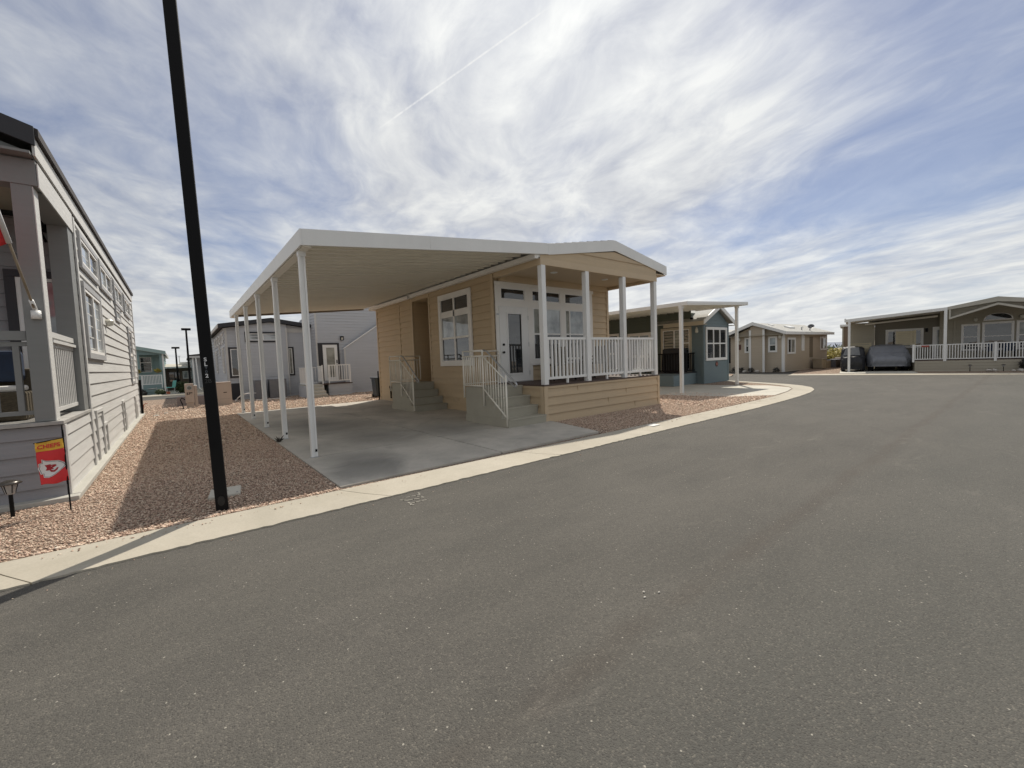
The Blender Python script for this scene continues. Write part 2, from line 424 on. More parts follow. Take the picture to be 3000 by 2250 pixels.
W0 = F((0, 0), (1, 0), (0, 1))


class MB:
    def __init__(s, fr=W0):
        s.v = []; s.f = []; s.fr = fr; s.mi = []; s.cur = 0

    def add(s, pts, faces, raw=False):
        b = len(s.v)
        s.v += [p if raw else s.fr(*p) for p in pts]
        s.f += [tuple(b + i for i in f) for f in faces]
        s.mi += [s.cur] * len(faces)
        return s

    def box(s, a, b):
        x0, y0, z0 = a; x1, y1, z1 = b
        p = [(x0, y0, z0), (x1, y0, z0), (x1, y1, z0), (x0, y1, z0), (x0, y0, z1), (x1, y0, z1), (x1, y1, z1), (x0, y1, z1)]
        return s.add(p, [(0, 3, 2, 1), (4, 5, 6, 7), (0, 1, 5, 4), (1, 2, 6, 5), (2, 3, 7, 6), (3, 0, 4, 7)])

    def quad(s, *p):
        return s.add(list(p), [tuple(range(len(p)))])

    def prism(s, poly, d0, d1, axis='w'):
        """poly of (a,b) extruded: axis 'w': a=u b=z ; axis 'u': a=w b=z ; axis 'z': a=u b=w"""
        fn = {'w': lambda a, b, d: (a, d, b), 'u': lambda a, b, d: (d, a, b), 'z': lambda a, b, d: (a, b, d)}[axis]
        n = len(poly)
        p = [fn(a, b, d0) for a, b in poly] + [fn(a, b, d1) for a, b in poly]
        return s.add(p, [tuple(range(n))[::-1], tuple(range(n, 2 * n))] + [(i, (i + 1) % n, n + (i + 1) % n, n + i) for i in range(n)])

    def joints(s, u0, u1, z0, z1, w, pitch, every, seed, d=.024, zref=.05):
        """thin butt joints between the boards of a lapped wall"""
        rg = random.Random(seed)
        k0 = int((z0 - zref) / pitch) + 1; k1 = int((z1 - zref) / pitch)
        for k in range(k0, k1):
            u = u0 + rg.uniform(.2, every)
            while u < u1 - .1:
                s.box((u, w + .001, zref + k * pitch + .004), (u + .004, w + d * .62 + .004, zref + (k + 1) * pitch - .006))
                u += every * rg.uniform(.8, 1.2)
        return s

    def tube(s, path, r, n=8, cap=True, raw=False):
        pts = [Vector(p if raw else s.fr(*p)) for p in path]
        rings = []
        ref = None
        for i, p in enumerate(pts):
            d = (pts[min(i + 1, len(pts) - 1)] - pts[max(i - 1, 0)]).normalized()
            if ref is None:
                ref = d.orthogonal().normalized()
            ref = (ref - d * ref.dot(d)).normalized()
            o = d.cross(ref)
            rr = r[i] if hasattr(r, '__len__') else r
            rings.append([tuple(p + (ref * math.cos(2 * math.pi * k / n) + o * math.sin(2 * math.pi * k / n)) * rr) for k in range(n)])
        v = [q for rg in rings for q in rg]
        fc = []
        for i in range(len(rings) - 1):
            for k in range(n):
                a = i * n + k; b = i * n + (k + 1) % n
                fc.append((a, b, b + n, a + n))
        if cap:
            fc.append(tuple(range(n))[::-1]); fc.append(tuple(range((len(rings) - 1) * n, len(rings) * n)))
        return s.add(v, fc, raw=True)

    def lathe(s, c, prof, n=20, raw=False):
        """prof of (r, z) about the vertical through c"""
        cx, cy, cz = c if raw else s.fr(*c)
        v = []
        for r_, z_ in prof:
            for k in range(n):
                a = 2 * math.pi * k / n
                v.append((cx + r_ * math.cos(a), cy + r_ * math.sin(a), cz + z_))
        fc = []
        for i in range(len(prof) - 1):
            for k in range(n):
                a = i * n + k; b = i * n + (k + 1) % n
                fc.append((a, b, b + n, a + n))
        fc.append(tuple(range(n))[::-1]); fc.append(tuple(range((len(prof) - 1) * n, len(prof) * n)))
        return s.add(v, fc, raw=True)

    def lap(s, u0, u1, z0, z1, w=0.0, pitch=0.2, d=0.014, holes=(), top=None, zref=None):
        """lapped boards on the plane w; holes (ua,ub,za,zb); top(u) gives a sloping upper edge"""
        cuts = {u0, u1}
        for h in holes:
            for x in h[:2]:
                if u0 < x < u1: cuts.add(x)
        if top:
            k = max(2, int((u1 - u0) / 0.12))
            cuts |= {u0 + (u1 - u0) * i / k for i in range(k + 1)}
        cuts = sorted(cuts)
        zr = z0 if zref is None else zref
        k0 = math.floor((z0 - zr) / pitch + 1e-6)
        za = zr + k0 * pitch
        T = (lambda u: min(z1, top(u))) if top else (lambda u: z1)
        while za < z1 - 1e-6:
            zb = za + pitch
            for ua, ub in zip(cuts, cuts[1:]):
                if ub - ua < 1e-5: continue
                um = (ua + ub) / 2
                iv = [(max(za, z0), zb)]
                for h in holes:
                    if h[0] <= um <= h[1]:
                        nv = []
                        for a, b in iv:
                            if h[3] <= a or h[2] >= b: nv.append((a, b)); continue
                            if h[2] > a: nv.append((a, h[2]))
                            if h[3] < b: nv.append((h[3], b))
                        iv = nv
                for a, b in iv:
                    ta, tb = min(b, T(ua)), min(b, T(ub))
                    ta = max(ta, a); tb = max(tb, a)
                    if ta - a < 1e-4 and tb - a < 1e-4: continue
                    o = lambda z: w + d * (zb - z) / pitch
                    s.quad((ua, o(a), a), (ub, o(a), a), (ub, o(tb), tb), (ua, o(ta), ta))
                    if abs(a - za) < 1e-6:
                        s.quad((ua, w, a), (ub, w, a), (ub, w + d, a), (ua, w + d, a))
            za = zb
        return s


SPLIT = {'corner_trim', 'skirt_frame', 'handle', 'panel_trim', 'hinge', 'corner_board', 'screen_post', 'soffit', 'porch_beam', 'eave_fascia', 'rail_cap', 'footing', 'bolt', 'stencil'}


def pieces(mb):
    """split a builder into groups of faces whose boxes touch"""
    n = len(mb.v); par = list(range(n))
    def fd(a):
        while par[a] != a:
            par[a] = par[par[a]]; a = par[a]
        return a
    for f in mb.f:
        for i in f[1:]: par[fd(i)] = fd(f[0])
    comp = {}
    for f in mb.f: comp.setdefault(fd(f[0]), []).append(f)
    items = []
    for fs in comp.values():
        ids = {i for f in fs for i in f}
        P = np.array([mb.v[i] for i in ids], float)
        items.append([fs, P.min(0) - .002, P.max(0) + .002])
    ch = True
    while ch:
        ch = False
        for i in range(len(items)):
            for j in range(i + 1, len(items)):
                if np.all(items[i][1] <= items[j][2]) and np.all(items[j][1] <= items[i][2]):
                    items[i][0] += items[j][0]; items[i][1] = np.minimum(items[i][1], items[j][1]); items[i][2] = np.maximum(items[i][2], items[j][2])
                    del items[j]; ch = True; break
            if ch: break
    out = []
    for fs, _, _ in items:
        q = MB(); mp = {}
        for f in fs:
            for i in f:
                if i not in mp: mp[i] = len(q.v); q.v.append(mb.v[i])
            q.f.append(tuple(mp[i] for i in f))
        out.append(q)
    return out


def build(mb, name, m, parent=None, smooth=False, bevel=0.0, mats=None):
    if name in SPLIT and parent is not None and mats is None:
        ps = pieces(mb)
        if len(ps) > 1:
            r = [build1(q, name, m, parent, smooth, bevel) for q in ps]
            return r[0]
    return build1(mb, name, m, parent, smooth, bevel, mats)


def build1(mb, name, m, parent=None, smooth=False, bevel=0.0, mats=None):
    me = bpy.data.meshes.new(name)
    me.from_pydata([tuple(map(float, v)) for v in mb.v], [], mb.f)
    for mm in (mats or [m]): me.materials.append(mm)
    if mats: me.polygons.foreach_set('material_index', mb.mi)
    if smooth: me.polygons.foreach_set('use_smooth', [True] * len(me.polygons))
    me.update()
    o = bpy.data.objects.new(name, me)
    col.objects.link(o)
    if parent is not None:
        o.parent = parent
        inv = Matrix.Identity(4)
        q = parent
        while q is not None:
            if q.type == 'EMPTY':
                inv = q.matrix_basis.inverted(); break
            q = q.parent
        if parent.type == 'EMPTY': o.matrix_parent_inverse = inv
    if bevel:
        bm = o.modifiers.new('bevel', 'BEVEL'); bm.width = bevel; bm.segments = 2; bm.limit_method = 'ANGLE'
    return o


def thing(name, label, cat, loc=(0, 0, 0), group=None):
    o = bpy.data.objects.new(name, None)
    o.empty_display_size = 0.3
    col.objects.link(o)
    o.location = loc
    o['label'] = label; o['category'] = cat
    if group: o['group'] = group
    return o


def tag(o, label, cat, group=None):
    o['label'] = label; o['category'] = cat
    if group: o['group'] = group
    return o


def struct(o, kind='structure'):
    o['kind'] = kind
    return o


def copy_thing(root, loc, label, group=None):
    r = root.copy(); col.objects.link(r); r.location = loc
    r['label'] = label
    if group: r['group'] = group
    def rec(src, dst):
        for ch in src.children:
            c = ch.copy(); col.objects.link(c); c.parent = dst
            rec(ch, c)
    rec(root, r)
    return r


def text_into(mb, txt, size, fn, depth=0.003, bold=0.0):
    """lettering as solid geometry; fn maps (x, y, z) of the text plane to the world"""
    cu = bpy.data.curves.new('t', 'FONT'); cu.body = txt; cu.size = size; cu.extrude = depth / 2
    cu.align_x = 'CENTER'; cu.align_y = 'CENTER'; cu.offset = bold
    ob = bpy.data.objects.new('t', cu); col.objects.link(ob)
    dg = bpy.context.evaluated_depsgraph_get()
    me = bpy.data.meshes.new_from_object(ob.evaluated_get(dg))
    mb.add([fn(*v.co) for v in me.vertices], [tuple(p.vertices) for p in me.polygons], raw=True)
    bpy.data.objects.remove(ob); bpy.data.curves.remove(cu); bpy.data.meshes.remove(me)


def window(root, fr, u0, u1, z0, z1, w=0.014, trim=0.09, tm=None, sm=None, us=(), zs=(), glass=None, panes=None, depth=0.035, name='window', sash=0.03):
    """trim boards round a sash; us, zs: mullion positions; panes: list of (material) per cell row-major from below"""
    tm = tm or M_white; sm = sm or tm; glass = glass or M_glass
    mb = MB(fr)
    if trim:
        mb.box((u0 - trim, w, z1), (u1 + trim, w + depth, z1 + trim)).box((u0 - trim, w, z0 - trim), (u1 + trim, w + depth, z0))
        mb.box((u0 - trim, w, z0), (u0, w + depth, z1)).box((u1, w, z0), (u1 + trim, w + depth, z1))
    fo = build(mb, name, tm, root, bevel=0.004)
    sb = MB(fr)
    e = sash; d2 = w + depth - 0.010
    sb.box((u0 + .001, w, z0 + .001), (u0 + e, d2, z1 - .001)).box((u1 - e, w, z0 + .001), (u1 - .001, d2, z1 - .001))
    sb.box((u0 + e, w, z0 + .001), (u1 - e, d2, z0 + e)).box((u0 + e, w, z1 - e), (u1 - e, d2, z1 - .001))
    for x in us: sb.box((x - e * .8, w, z0 + e), (x + e * .8, d2 - .002, z1 - e))
    for z in zs: sb.box((u0 + e, w, z - e * .7), (u1 - e, d2 - .004, z + e * .7))
    build(sb, 'sash', sm, fo)
    U = [u0, *us, u1]; Z = [z0, *zs, z1]
    k = 0
    for j in range(len(Z) - 1):
        for i in range(len(U) - 1):
            g = MB(fr)
            g.box((U[i] + e * .5, w + .002, Z[j] + e * .5), (U[i + 1] - e * .5, w + .008, Z[j + 1] - e * .5))
            build(g, 'pane', (panes[k] if panes else glass), fo)
            k += 1
    return fo


def railing(root, fr, u0, u1, w, zb, zt, n, m=None, bal=0.035, rail=0.045, name='railing', posts=()):
    mb = MB(fr)
    h = rail / 2
    mb.box((u0, w - h, zt - rail), (u1, w + h, zt)).box((u0, w - h, zb), (u1, w + h, zb + rail))
    for i in range(n):
        x = u0 + (u1 - u0) * (i + 0.5) / n
        mb.box((x - bal / 2, w - bal / 2, zb + rail), (x + bal / 2, w + bal / 2, zt - rail))
    for x, z0_, z1_, s_ in posts:
        mb.box((x - s_ / 2, w - s_ / 2, z0_), (x + s_ / 2, w + s_ / 2, z1_))
    return build(mb, name, m or M_white, root)


def foliage(mb, c, rad, n, size, seed=0, flat=0.6):
    rg = random.Random(seed)
    for _ in range(n):
        while True:
            p = Vector((rg.uniform(-1, 1), rg.uniform(-1, 1), rg.uniform(-1, 1)))
            if 0.25 < p.length < 1 + rg.uniform(-.15, .15): break
        p = Vector((c[0] + p.x * rad[0], c[1] + p.y * rad[1], c[2] + p.z * rad[2]))
        a = Vector((rg.gauss(0, 1), rg.gauss(0, 1), rg.gauss(0, 1))).normalized()
        b = a.orthogonal().normalized() * size * rg.uniform(.25, .5)
        a = a * size * rg.uniform(.6, 1.2)
        mb.add([tuple(p - a), tuple(p + b), tuple(p + a), tuple(p - b)], [(0, 1, 2, 3)], raw=True)
    return mb


def rockmesh(mb, c, r, seed):
    rg = random.Random(seed)
    import itertools
    n1, n2 = 5, 7
    v = []
    for i in range(n1 + 1):
        th = math.pi * i / n1
        for k in range(n2):
            ph = 2 * math.pi * k / n2
            q = 1 + rg.uniform(-.18, .18)
            v.append((c[0] + r[0] * q * math.sin(th) * math.cos(ph), c[1] + r[1] * q * math.sin(th) * math.sin(ph), c[2] + r[2] * q * math.cos(th)))
    fc = [(i * n2 + k, i * n2 + (k + 1) % n2, (i + 1) * n2 + (k + 1) % n2, (i + 1) * n2 + k) for i in range(n1) for k in range(n2)]
    mb.add(v, fc, raw=True)
    return mb

# ------------------------------------------------------------------ the ground
def sheet(name, poly, z, m, kind='structure'):
    mb = MB(); mb.add([(x, y, z) for x, y in poly], [tuple(range(len(poly)))])
    return struct(build(mb, name, m), kind)


sheet('ground', [(-1500, -1500), (1500, -1500), (1500, 1500), (-1500, 1500)], -0.02, M_desert)
sheet('road', [(-70, -60), (90, -60), (90, 90), (-70, 90)], 0.0, M_asph)

# frame of the row of lots on the right: u runs along their kerb, w into the lots
FR = F((32.4, 4.35), (0.217, -0.976), (0.976, 0.217))


def corner_arc():
    """outer (road) and inner edges of the kerb ribbon of the main block"""
    outer = [(-70, 4.86), (8.4, 4.80), (12.2, 4.78), (14.35, 4.83), (16.15, 4.92), (17.8, 5.08), (18.9, 5.30), (19.9, 5.68), (20.7, 6.22), (21.4, 7.05), (22.1, 8.35), (22.75, 9.7), (23.4, 11.2), (24.2, 13.5), (25, 17), (25.5, 31.0)]
    inner = [(-70, 5.45), (8.4, 5.36), (12.2, 5.34), (14.3, 5.38), (15.9, 5.45), (17.2, 5.62), (18.4, 5.86), (19.3, 6.25), (20.05, 6.85), (20.75, 7.75), (21.35, 8.75), (22.0, 10.0), (22.75, 11.6), (23.6, 13.8), (24.4, 17), (24.9, 31.0)]
    return outer, inner


outer, inner = corner_arc()
# gravel of the main block
lot = inner + [(24.9, 31.3), (-70, 31.3)]
mb = MB()
mb.add([(x, y, 0.045) for x, y in lot], [tuple(range(len(lot)))])
mb.add([(x, y, 0.045) for x, y in inner] + [(x, y, -0.01) for x, y in inner], [(i, i + 1, len(inner) + i + 1, len(inner) + i) for i in range(len(inner) - 1)])
struct(build(mb, 'gravel_yard', M_grav))


def resample(pl, step):
    out = []; 
    L = [0]
    for a, b in zip(pl, pl[1:]): L.append(L[-1] + math.dist(a, b))
    n = max(1, int(L[-1] / step))
    for i in range(n + 1):
        d = L[-1] * i / n
        k = max(j for j in range(len(L)) if L[j] <= d + 1e-9)
        k = min(k, len(pl) - 2)
        t = (d - L[k]) / max(L[k + 1] - L[k], 1e-9)
        out.append((pl[k][0] + (pl[k + 1][0] - pl[k][0]) * t, pl[k][1] + (pl[k + 1][1] - pl[k][1]) * t))
    return out


def kerb(name, outer, inner, seglen=2.9, start=0.0, z_in=0.056, z_out=0.016, jitter=0.010):
    """concrete ribbon in separate pours with a dark joint between; road edge slightly ragged"""
    n = 1200
    o = resample(outer, 1e9)
    def par(pl, tt):
        L = [0]
        for a, b in zip(pl, pl[1:]): L.append(L[-1] + math.dist(a, b))
        d = tt * L[-1]
        k = min(max(j for j in range(len(L)) if L[j] <= d + 1e-9), len(pl) - 2)
        t = (d - L[k]) / max(L[k + 1] - L[k], 1e-9)
        return (pl[k][0] + (pl[k + 1][0] - pl[k][0]) * t, pl[k][1] + (pl[k + 1][1] - pl[k][1]) * t)
    Lo = sum(math.dist(a, b) for a, b in zip(outer, outer[1:]))
    rg = random.Random(3)
    mb = MB()
    d = start
    while d < Lo - 0.1:
        e = min(d + seglen, Lo)
        k = max(2, int((e - d) / 0.06)) if True else 8
        A = []; 
        for i in range(k + 1):
            q = d + 0.006 + (e - d - 0.012) * i / k
            po = par(outer, q / Lo); pi_ = par(inner, q / Lo)
            v = (pi_[0] - po[0], pi_[1] - po[1]); l = math.hypot(*v)
            j = rg.gauss(0, jitter) - (0.03 if rg.random() < .03 else 0)
            j = max(min(j, 0.03), -0.03)
            pj = (po[0] + v[0] / l * j, po[1] + v[1] / l * j)
            pm = (po[0] + v[0] * 0.5, po[1] + v[1] * 0.5)
            A.append((pj, pm, pi_))
        V = []; Fc = []
        for pj, pm, pi_ in A:
            V += [(*pj, -0.01), (*pj, z_out), (*pm, (z_in + z_out) / 2 - .006), (*pi_, z_in), (*pi_, -0.01)]
        for i in range(k):
            for c_ in range(4):
                a = i * 5 + c_; Fc.append((a, a + 1, a + 6, a + 5))
        Fc += [(0, 1, 2, 3, 4), tuple(range(k * 5, k * 5 + 5))[::-1]]
        mb.add(V, Fc)
        d = e
    # dark filler under the joints
    return struct(build(mb, name, M_kerb))


# keep the joints where the photograph has them: the ribbon starts 2.9 m multiples from x = 1.9
o2 = [(-24.2, 4.86)] + outer[1:]; i2 = [(-24.2, 5.45)] + inner[1:]
kerb('kerb', o2, i2)

# driveway slab of the tan house, rising a few centimetres to the house; four panels with tooled joints
def slab_z(x): return 0.056 + 0.012 + 0.02 * min(max((x - 1.5) / 4.0, 0), 1)
mb = MB()
g = 0.011
xs = [(1.50, 4.08), (4.08, 7.0)]
ys = [(5.462, 7.60), (7.60, 9.95), (9.95, 12.4), (12.4, 15.0), (15.0, 17.45)]
for xa, xb in xs:
    for ya, yb in ys:
        if xa > 3: 
            xr = 6.9 if ya > 7 else None
        p = [(xa + g, ya + g), (xb - g, ya + g), (xb - g, yb - g), (xa + g, yb - g)]
        if xb == 7.0 and ya < 6: p[1] = (6.52, ya + g)
        mb.add([(x, y, slab_z(x)) for x, y in p] + [(x, y, 0.0) for x, y in p], [(0, 1, 2, 3)] + [(i, (i + 1) % 4, 4 + (i + 1) % 4, 4 + i) for i in range(4)])
struct(build(mb, 'driveway', M_slab))
mb = MB(); mb.add([(1.51, 5.47, .050), (6.9, 5.47, .050), (6.9, 17.4, .050), (1.51, 17.4, .050)], [(0, 1, 2, 3)])
struct(build(mb, 'driveway_joint_bed', mat('dark joint', (0.05, 0.045, 0.04), 0.95, 0.1, 5)))

# driveway of the blue green house at the bend
mb = MB()
p = [(14.4, 8.75), (15.5, 6.9), (16.6, 6.25), (18.55, 6.05), (19.3, 6.5), (20.0, 7.25), (20.1, 8.6), (19.85, 9.2), (19.85, 15.0), (14.4, 15.0)]
p = [(14.0, 8.9), (14.55, 6.45), (15.6, 5.50), (17.2, 5.66), (18.4, 5.90), (19.05, 6.20), (19.75, 7.2), (19.2, 8.9), (19.2, 15.0), (14.0, 15.0)]
mb.add([(x, y, .062) for x, y in p] + [(x, y, 0) for x, y in p], [tuple(range(len(p)))] + [(i, (i + 1) % len(p), len(p) + (i + 1) % len(p), len(p) + i) for i in range(len(p))])
struct(build(mb, 'neighbour_driveway', M_conc))

# lot on the right, beyond the bend
def fpoly(pts): return [FR(u, w_, 0)[:2] for u, w_ in pts]
lotR = fpoly([(-5.7, -2.75), (9, -2.35), (40, -2.3), (40, 40), (-5.7, 40)])
lotR = fpoly([(-5.6, -2.30), (40, -2.05), (40, 30), (3, 30), (-5.6, 6)])
mb = MB(); mb.add([(x, y, .045) for x, y in lotR], [tuple(range(len(lotR)))])
struct(build(mb, 'far_gravel_yard', M_grav))
kerb('far_kerb', fpoly([(-5.75, -2.85), (40, -2.6)]), fpoly([(-5.55, -2.25), (40, -2.0)]), 2.9)
pc = fpoly([(-3.3, -1.98), (-0.02, -1.98), (-0.02, 5), (-3.3, 5)])
mb = MB(); mb.add([(x, y, .062) for x, y in pc], [(0, 1, 2, 3)]); struct(build(mb, 'far_driveway', M_conc))
# short end of kerb by the beige house
kerb('side_kerb', [(26.4, 11.9), (26.6, 20.0)], [(26.95, 11.9), (27.15, 20.0)], 2.9)
mb = MB(); mb.add([(26.96, 11.9, .045), (29.0, 12.7, .045), (29.2, 20, .045), (27.16, 20, .045)], [(0, 1, 2, 3)])
struct(build(mb, 'side_gravel', M_grav))

# block across the back street
mb = MB(); mb.add([(-70, 37.3, .05), (24, 37.3, .05), (24, 90, .05), (-70, 90, .05)], [(0, 1, 2, 3)]); struct(build(mb, 'back_yard', M_conc))
kerb('back_kerb', [(-30, 36.9), (20, 36.9)], [(-30, 37.35), (20, 37.35)], 3.0, jitter=0)

# low ridge on the horizon
mb = MB()
pts = []
for i in range(80):
    a = R(-20 + i * 1.6); d = 900
    h = 6 + 10 * abs(math.sin(i * 0.37)) * abs(math.sin(i * 0.11 + 1)) + 3 * math.sin(i * 1.3)
    pts.append((d * math.sin(a), d * math.cos(a), h))
V = []
for x, y, h in pts: V += [(x * .93, y * .93, -1), (x, y, max(h, 2)), (x * 1.1, y * 1.1, -1)]
mb.add(V, [f for i in range(79) for f in ((i * 3, i * 3 + 1, i * 3 + 4, i * 3 + 3), (i * 3 + 1, i * 3 + 2, i * 3 + 5, i * 3 + 4))])
struct(build(mb, 'hills', M_hill, smooth=True))


# loose gravel: one object, stones too many to count
def stones(name, regions, seed, zz=0.048):
    rg = np.random.default_rng(seed)
    base = np.array([(1, 0, 0), (-1, 0, 0), (0, 1, 0), (0, -1, 0), (0, 0, 1), (0, 0, -1), ], float)
    fidx = np.array([(0, 2, 4), (2, 1, 4), (1, 3, 4), (3, 0, 4), (2, 0, 5), (1, 2, 5), (3, 1, 5), (0, 3, 5)])
    Vs = []; N = 0
    for (x0, x1, y0, y1, n, smin, smax, excl) in regions:
        x = rg.uniform(x0, x1, n); y = rg.uniform(y0, y1, n)
        keep = np.ones(n, bool)
        for (a, b, c_, d_) in excl: keep &= ~((x > a) & (x < b) & (y > c_) & (y < d_))
        x = x[keep]; y = y[keep]; n = len(x)
        s = rg.uniform(smin, smax, n) * (1 + 0.5 * (rg.random(n) > .93))
        sc3 = np.stack([s * rg.uniform(.8, 1.4, n), s * rg.uniform(.6, 1.0, n), s * rg.uniform(.4, .75, n)], 1)
        v = base[None] * sc3[:, None] * rg.uniform(.7, 1.25, (n, 6, 1))
        v += rg.normal(0, .15, v.shape) * s[:, None, None]
        a = rg.uniform(0, 2 * math.pi, n); ca, sa = np.cos(a)[:, None], np.sin(a)[:, None]
        vx = v[..., 0] * ca - v[..., 1] * sa; vy = v[..., 0] * sa + v[..., 1] * ca
        z0 = zz + rg.uniform(0, .010, n)
        Vs.append(np.stack([vx + x[:, None], vy + y[:, None], v[..., 2] + z0[:, None]], -1).reshape(-1, 3)); N += n
    V = np.concatenate(Vs)
    Fc = (fidx[None] + (np.arange(N) * 6)[:, None, None]).reshape(-1, 3)
    me = bpy.data.meshes.new(name)
    me.vertices.add(len(V)); me.vertices.foreach_set('co', V.astype(np.float32).ravel())
    me.loops.add(Fc.size); me.loops.foreach_set('vertex_index', Fc.astype(np.int32).ravel())
    me.polygons.add(len(Fc)); me.polygons.foreach_set('loop_start', np.arange(0, Fc.size, 3, dtype=np.int32))
    me.materials.append(M_stone)
    me.update(calc_edges=True)
    o = bpy.data.objects.new(name, me); col.objects.link(o)
    return struct(o, 'stuff')


stones('kerb_pebbles', [(-1.2, 1.5, 5.22, 5.45, 90, .006, .014, []), (6.5, 15, 5.15, 5.36, 150, .006, .014, []), (1.5, 6.5, 5.1, 5.4, 30, .005, .010, [])], 8, .046)
stones('road_pebbles', [(-1.4, 12, 4.55, 4.86, 110, .003, .008, []), (0, 14, 2.6, 4.6, 60, .002, .005, [])], 9, .003)
LH = (-9, -1.05, 7.40, 22)
stones('gravel', [
    (-3.6, 1.50, 5.42, 7.5, 26000, .006, .013, [LH]),
    (-1.1, 1.50, 7.5, 10.5, 17000, .008, .015, [LH]),
    (-1.1, 1.50, 10.5, 17.5, 12000, .012, .023, []),
    (-1.6, 9.5, 17.5, 26.0, 9000, .02, .04, []),
    (6.55, 11.5, 5.38, 7.25, 15000, .008, .017, []),
    (11.5, 15.5, 5.40, 8.8, 7000, .014, .028, []),
    (-1.2, 1.5, 5.40, 5.50, 600, .010, .02, []),
    ], 5)

# ================================================================== the tan park home
HX, HXR = 6.75, 11.5          # side walls
SIDE = F((HX, 0), (0, 1), (-1, 0))       # u = Y, w towards the carport
FRONT = F((0, 9.13), (1, 0), (0, -1))    # wall behind the porch
SK = F((0, 7.29), (1, 0), (0, -1))       # skirt and gable plane
hs = thing('park_home', 'tan lap-sided park home with white-railed front porch and shallow gable, in the middle', 'house', (9.1, 7.3, 0))
DZ = 0.96
# walls
mb = MB(SIDE)
AL = (12.85, 14.07)
mb.lap(9.13, 17.56, 0.05, 3.90, 0.0, 0.205, 0.031, holes=[(AL[0], AL[1], 0.86, 3.78)], zref=0.05)
mb.lap(7.29, 9.13, 0.05, DZ - .03, 0.0, 0.205, 0.031, zref=0.05)
mb.fr = FRONT
mb.lap(10.68, 11.5, DZ, 3.78, 0.0, 0.205, 0.031, zref=0.05)
mb.lap(6.76, 10.68, DZ, 3.78, -0.03, 0.205, 0.031, zref=0.05)
mb.fr = F((HXR, 0), (0, 1), (1, 0))
mb.lap(9.13, 17.56, 0.05, 3.90, 0, 0.205, 0.031, zref=.05)
mb.lap(7.29, 9.13, 0.05, DZ - .03, 0, 0.205, 0.031, zref=.05)
mb.fr = F((0, 17.56), (1, 0), (0, 1))
mb.lap(6.75, 11.5, 0.05, 3.9, 0, 0.205, 0.031, zref=.05, top=lambda u: 3.9)
mb.fr = W0
mb.box((6.78, 9.16, 0.05), (7.7, 12.84, 3.85)); mb.box((6.78, 14.08, 0.05), (11.47, 17.53, 3.85)); mb.box((7.9, 9.3, .05), (11.47, 14.1, 3.85))
# alcove
mb.quad((6.75, AL[0] + .001, .86), (7.7, AL[0] + .001, .86), (7.7, AL[0] + .001, 3.78), (6.75, AL[0] + .001, 3.78))
mb.quad((6.75, AL[1] - .001, .86), (7.7, AL[1] - .001, .86), (7.7, AL[1] - .001, 3.78), (6.75, AL[1] - .001, 3.78))
mb.quad((6.74, AL[0], 3.78), (7.8, AL[0], 3.78), (7.8, AL[1], 3.78), (6.74, AL[1], 3.78))
mb.quad((6.74, AL[0], .86), (7.8, AL[0], .86), (7.8, AL[1], .86), (6.74, AL[1], .86))
build(mb, 'wall', M_tan, hs)
mb = MB(SIDE)
for y, z0, z1, wd in ((9.20, .05, 3.88, .12), (AL[0] - .04, .05, 3.88, .07), (AL[1] + .05, .05, 3.88, .09), (15.22, .05, 3.88, .05), (17.51, .05, 3.88, .10)):
    mb.box((y - wd / 2, .006, z0), (y + wd / 2, .036, z1))
mb.box((7.29 + .0, .006, .05), (7.39, .036, DZ - .04))
mb.fr = SK
mb.box((6.73, .006, .05), (6.84, .037, DZ - .04)); mb.box((11.46, .006, .05), (11.56, .037, DZ - .04))
mb.fr = FRONT; mb.box((11.40, .006, DZ), (11.5, .04, 3.77))
mb.fr = F((HXR, 0), (0, 1), (1, 0)); mb.box((7.29, .006, .05), (7.39, .037, .92)); mb.box((9.13, .006, DZ), (9.25, .037, 3.77))
build(mb, 'corner_trim', M_tantrim, hs, bevel=.003)
mb = MB(F((7.0, 0), (0, 1), (-1, 0)))
mb.box((AL[0] + .12, .002, .87), (AL[1] - .12, .05, 3.0))
# skirt below the deck
mb = MB(SK)
mb.lap(6.75, 11.5, 0.05, DZ - .035, 0.0, 0.205, 0.031, zref=.05)
for x, k in ((7.9, 3), (9.1, 1), (10.3, 0), (9.9, 2)):
    mb.box((x, .002, .05 + k * .205), (x + .006, .025, .05 + (k + 1) * .205))
build(mb, 'deck_skirt', M_tan, hs)
mb = MB()
for i in range(13):
    y0 = 7.255 + i * .1445
    mb.box((6.72, y0, DZ - .035), (11.53, y0 + .139, DZ))
build(mb, 'deck_boards', M_deck, hs)
# foundation vent
mb = MB(SIDE); 
for k in range(5): mb.box((11.15 + k * .075, .012, .33), (11.20 + k * .075, .030, .50))
build(mb, 'foundation_vent', M_tantrim, hs)

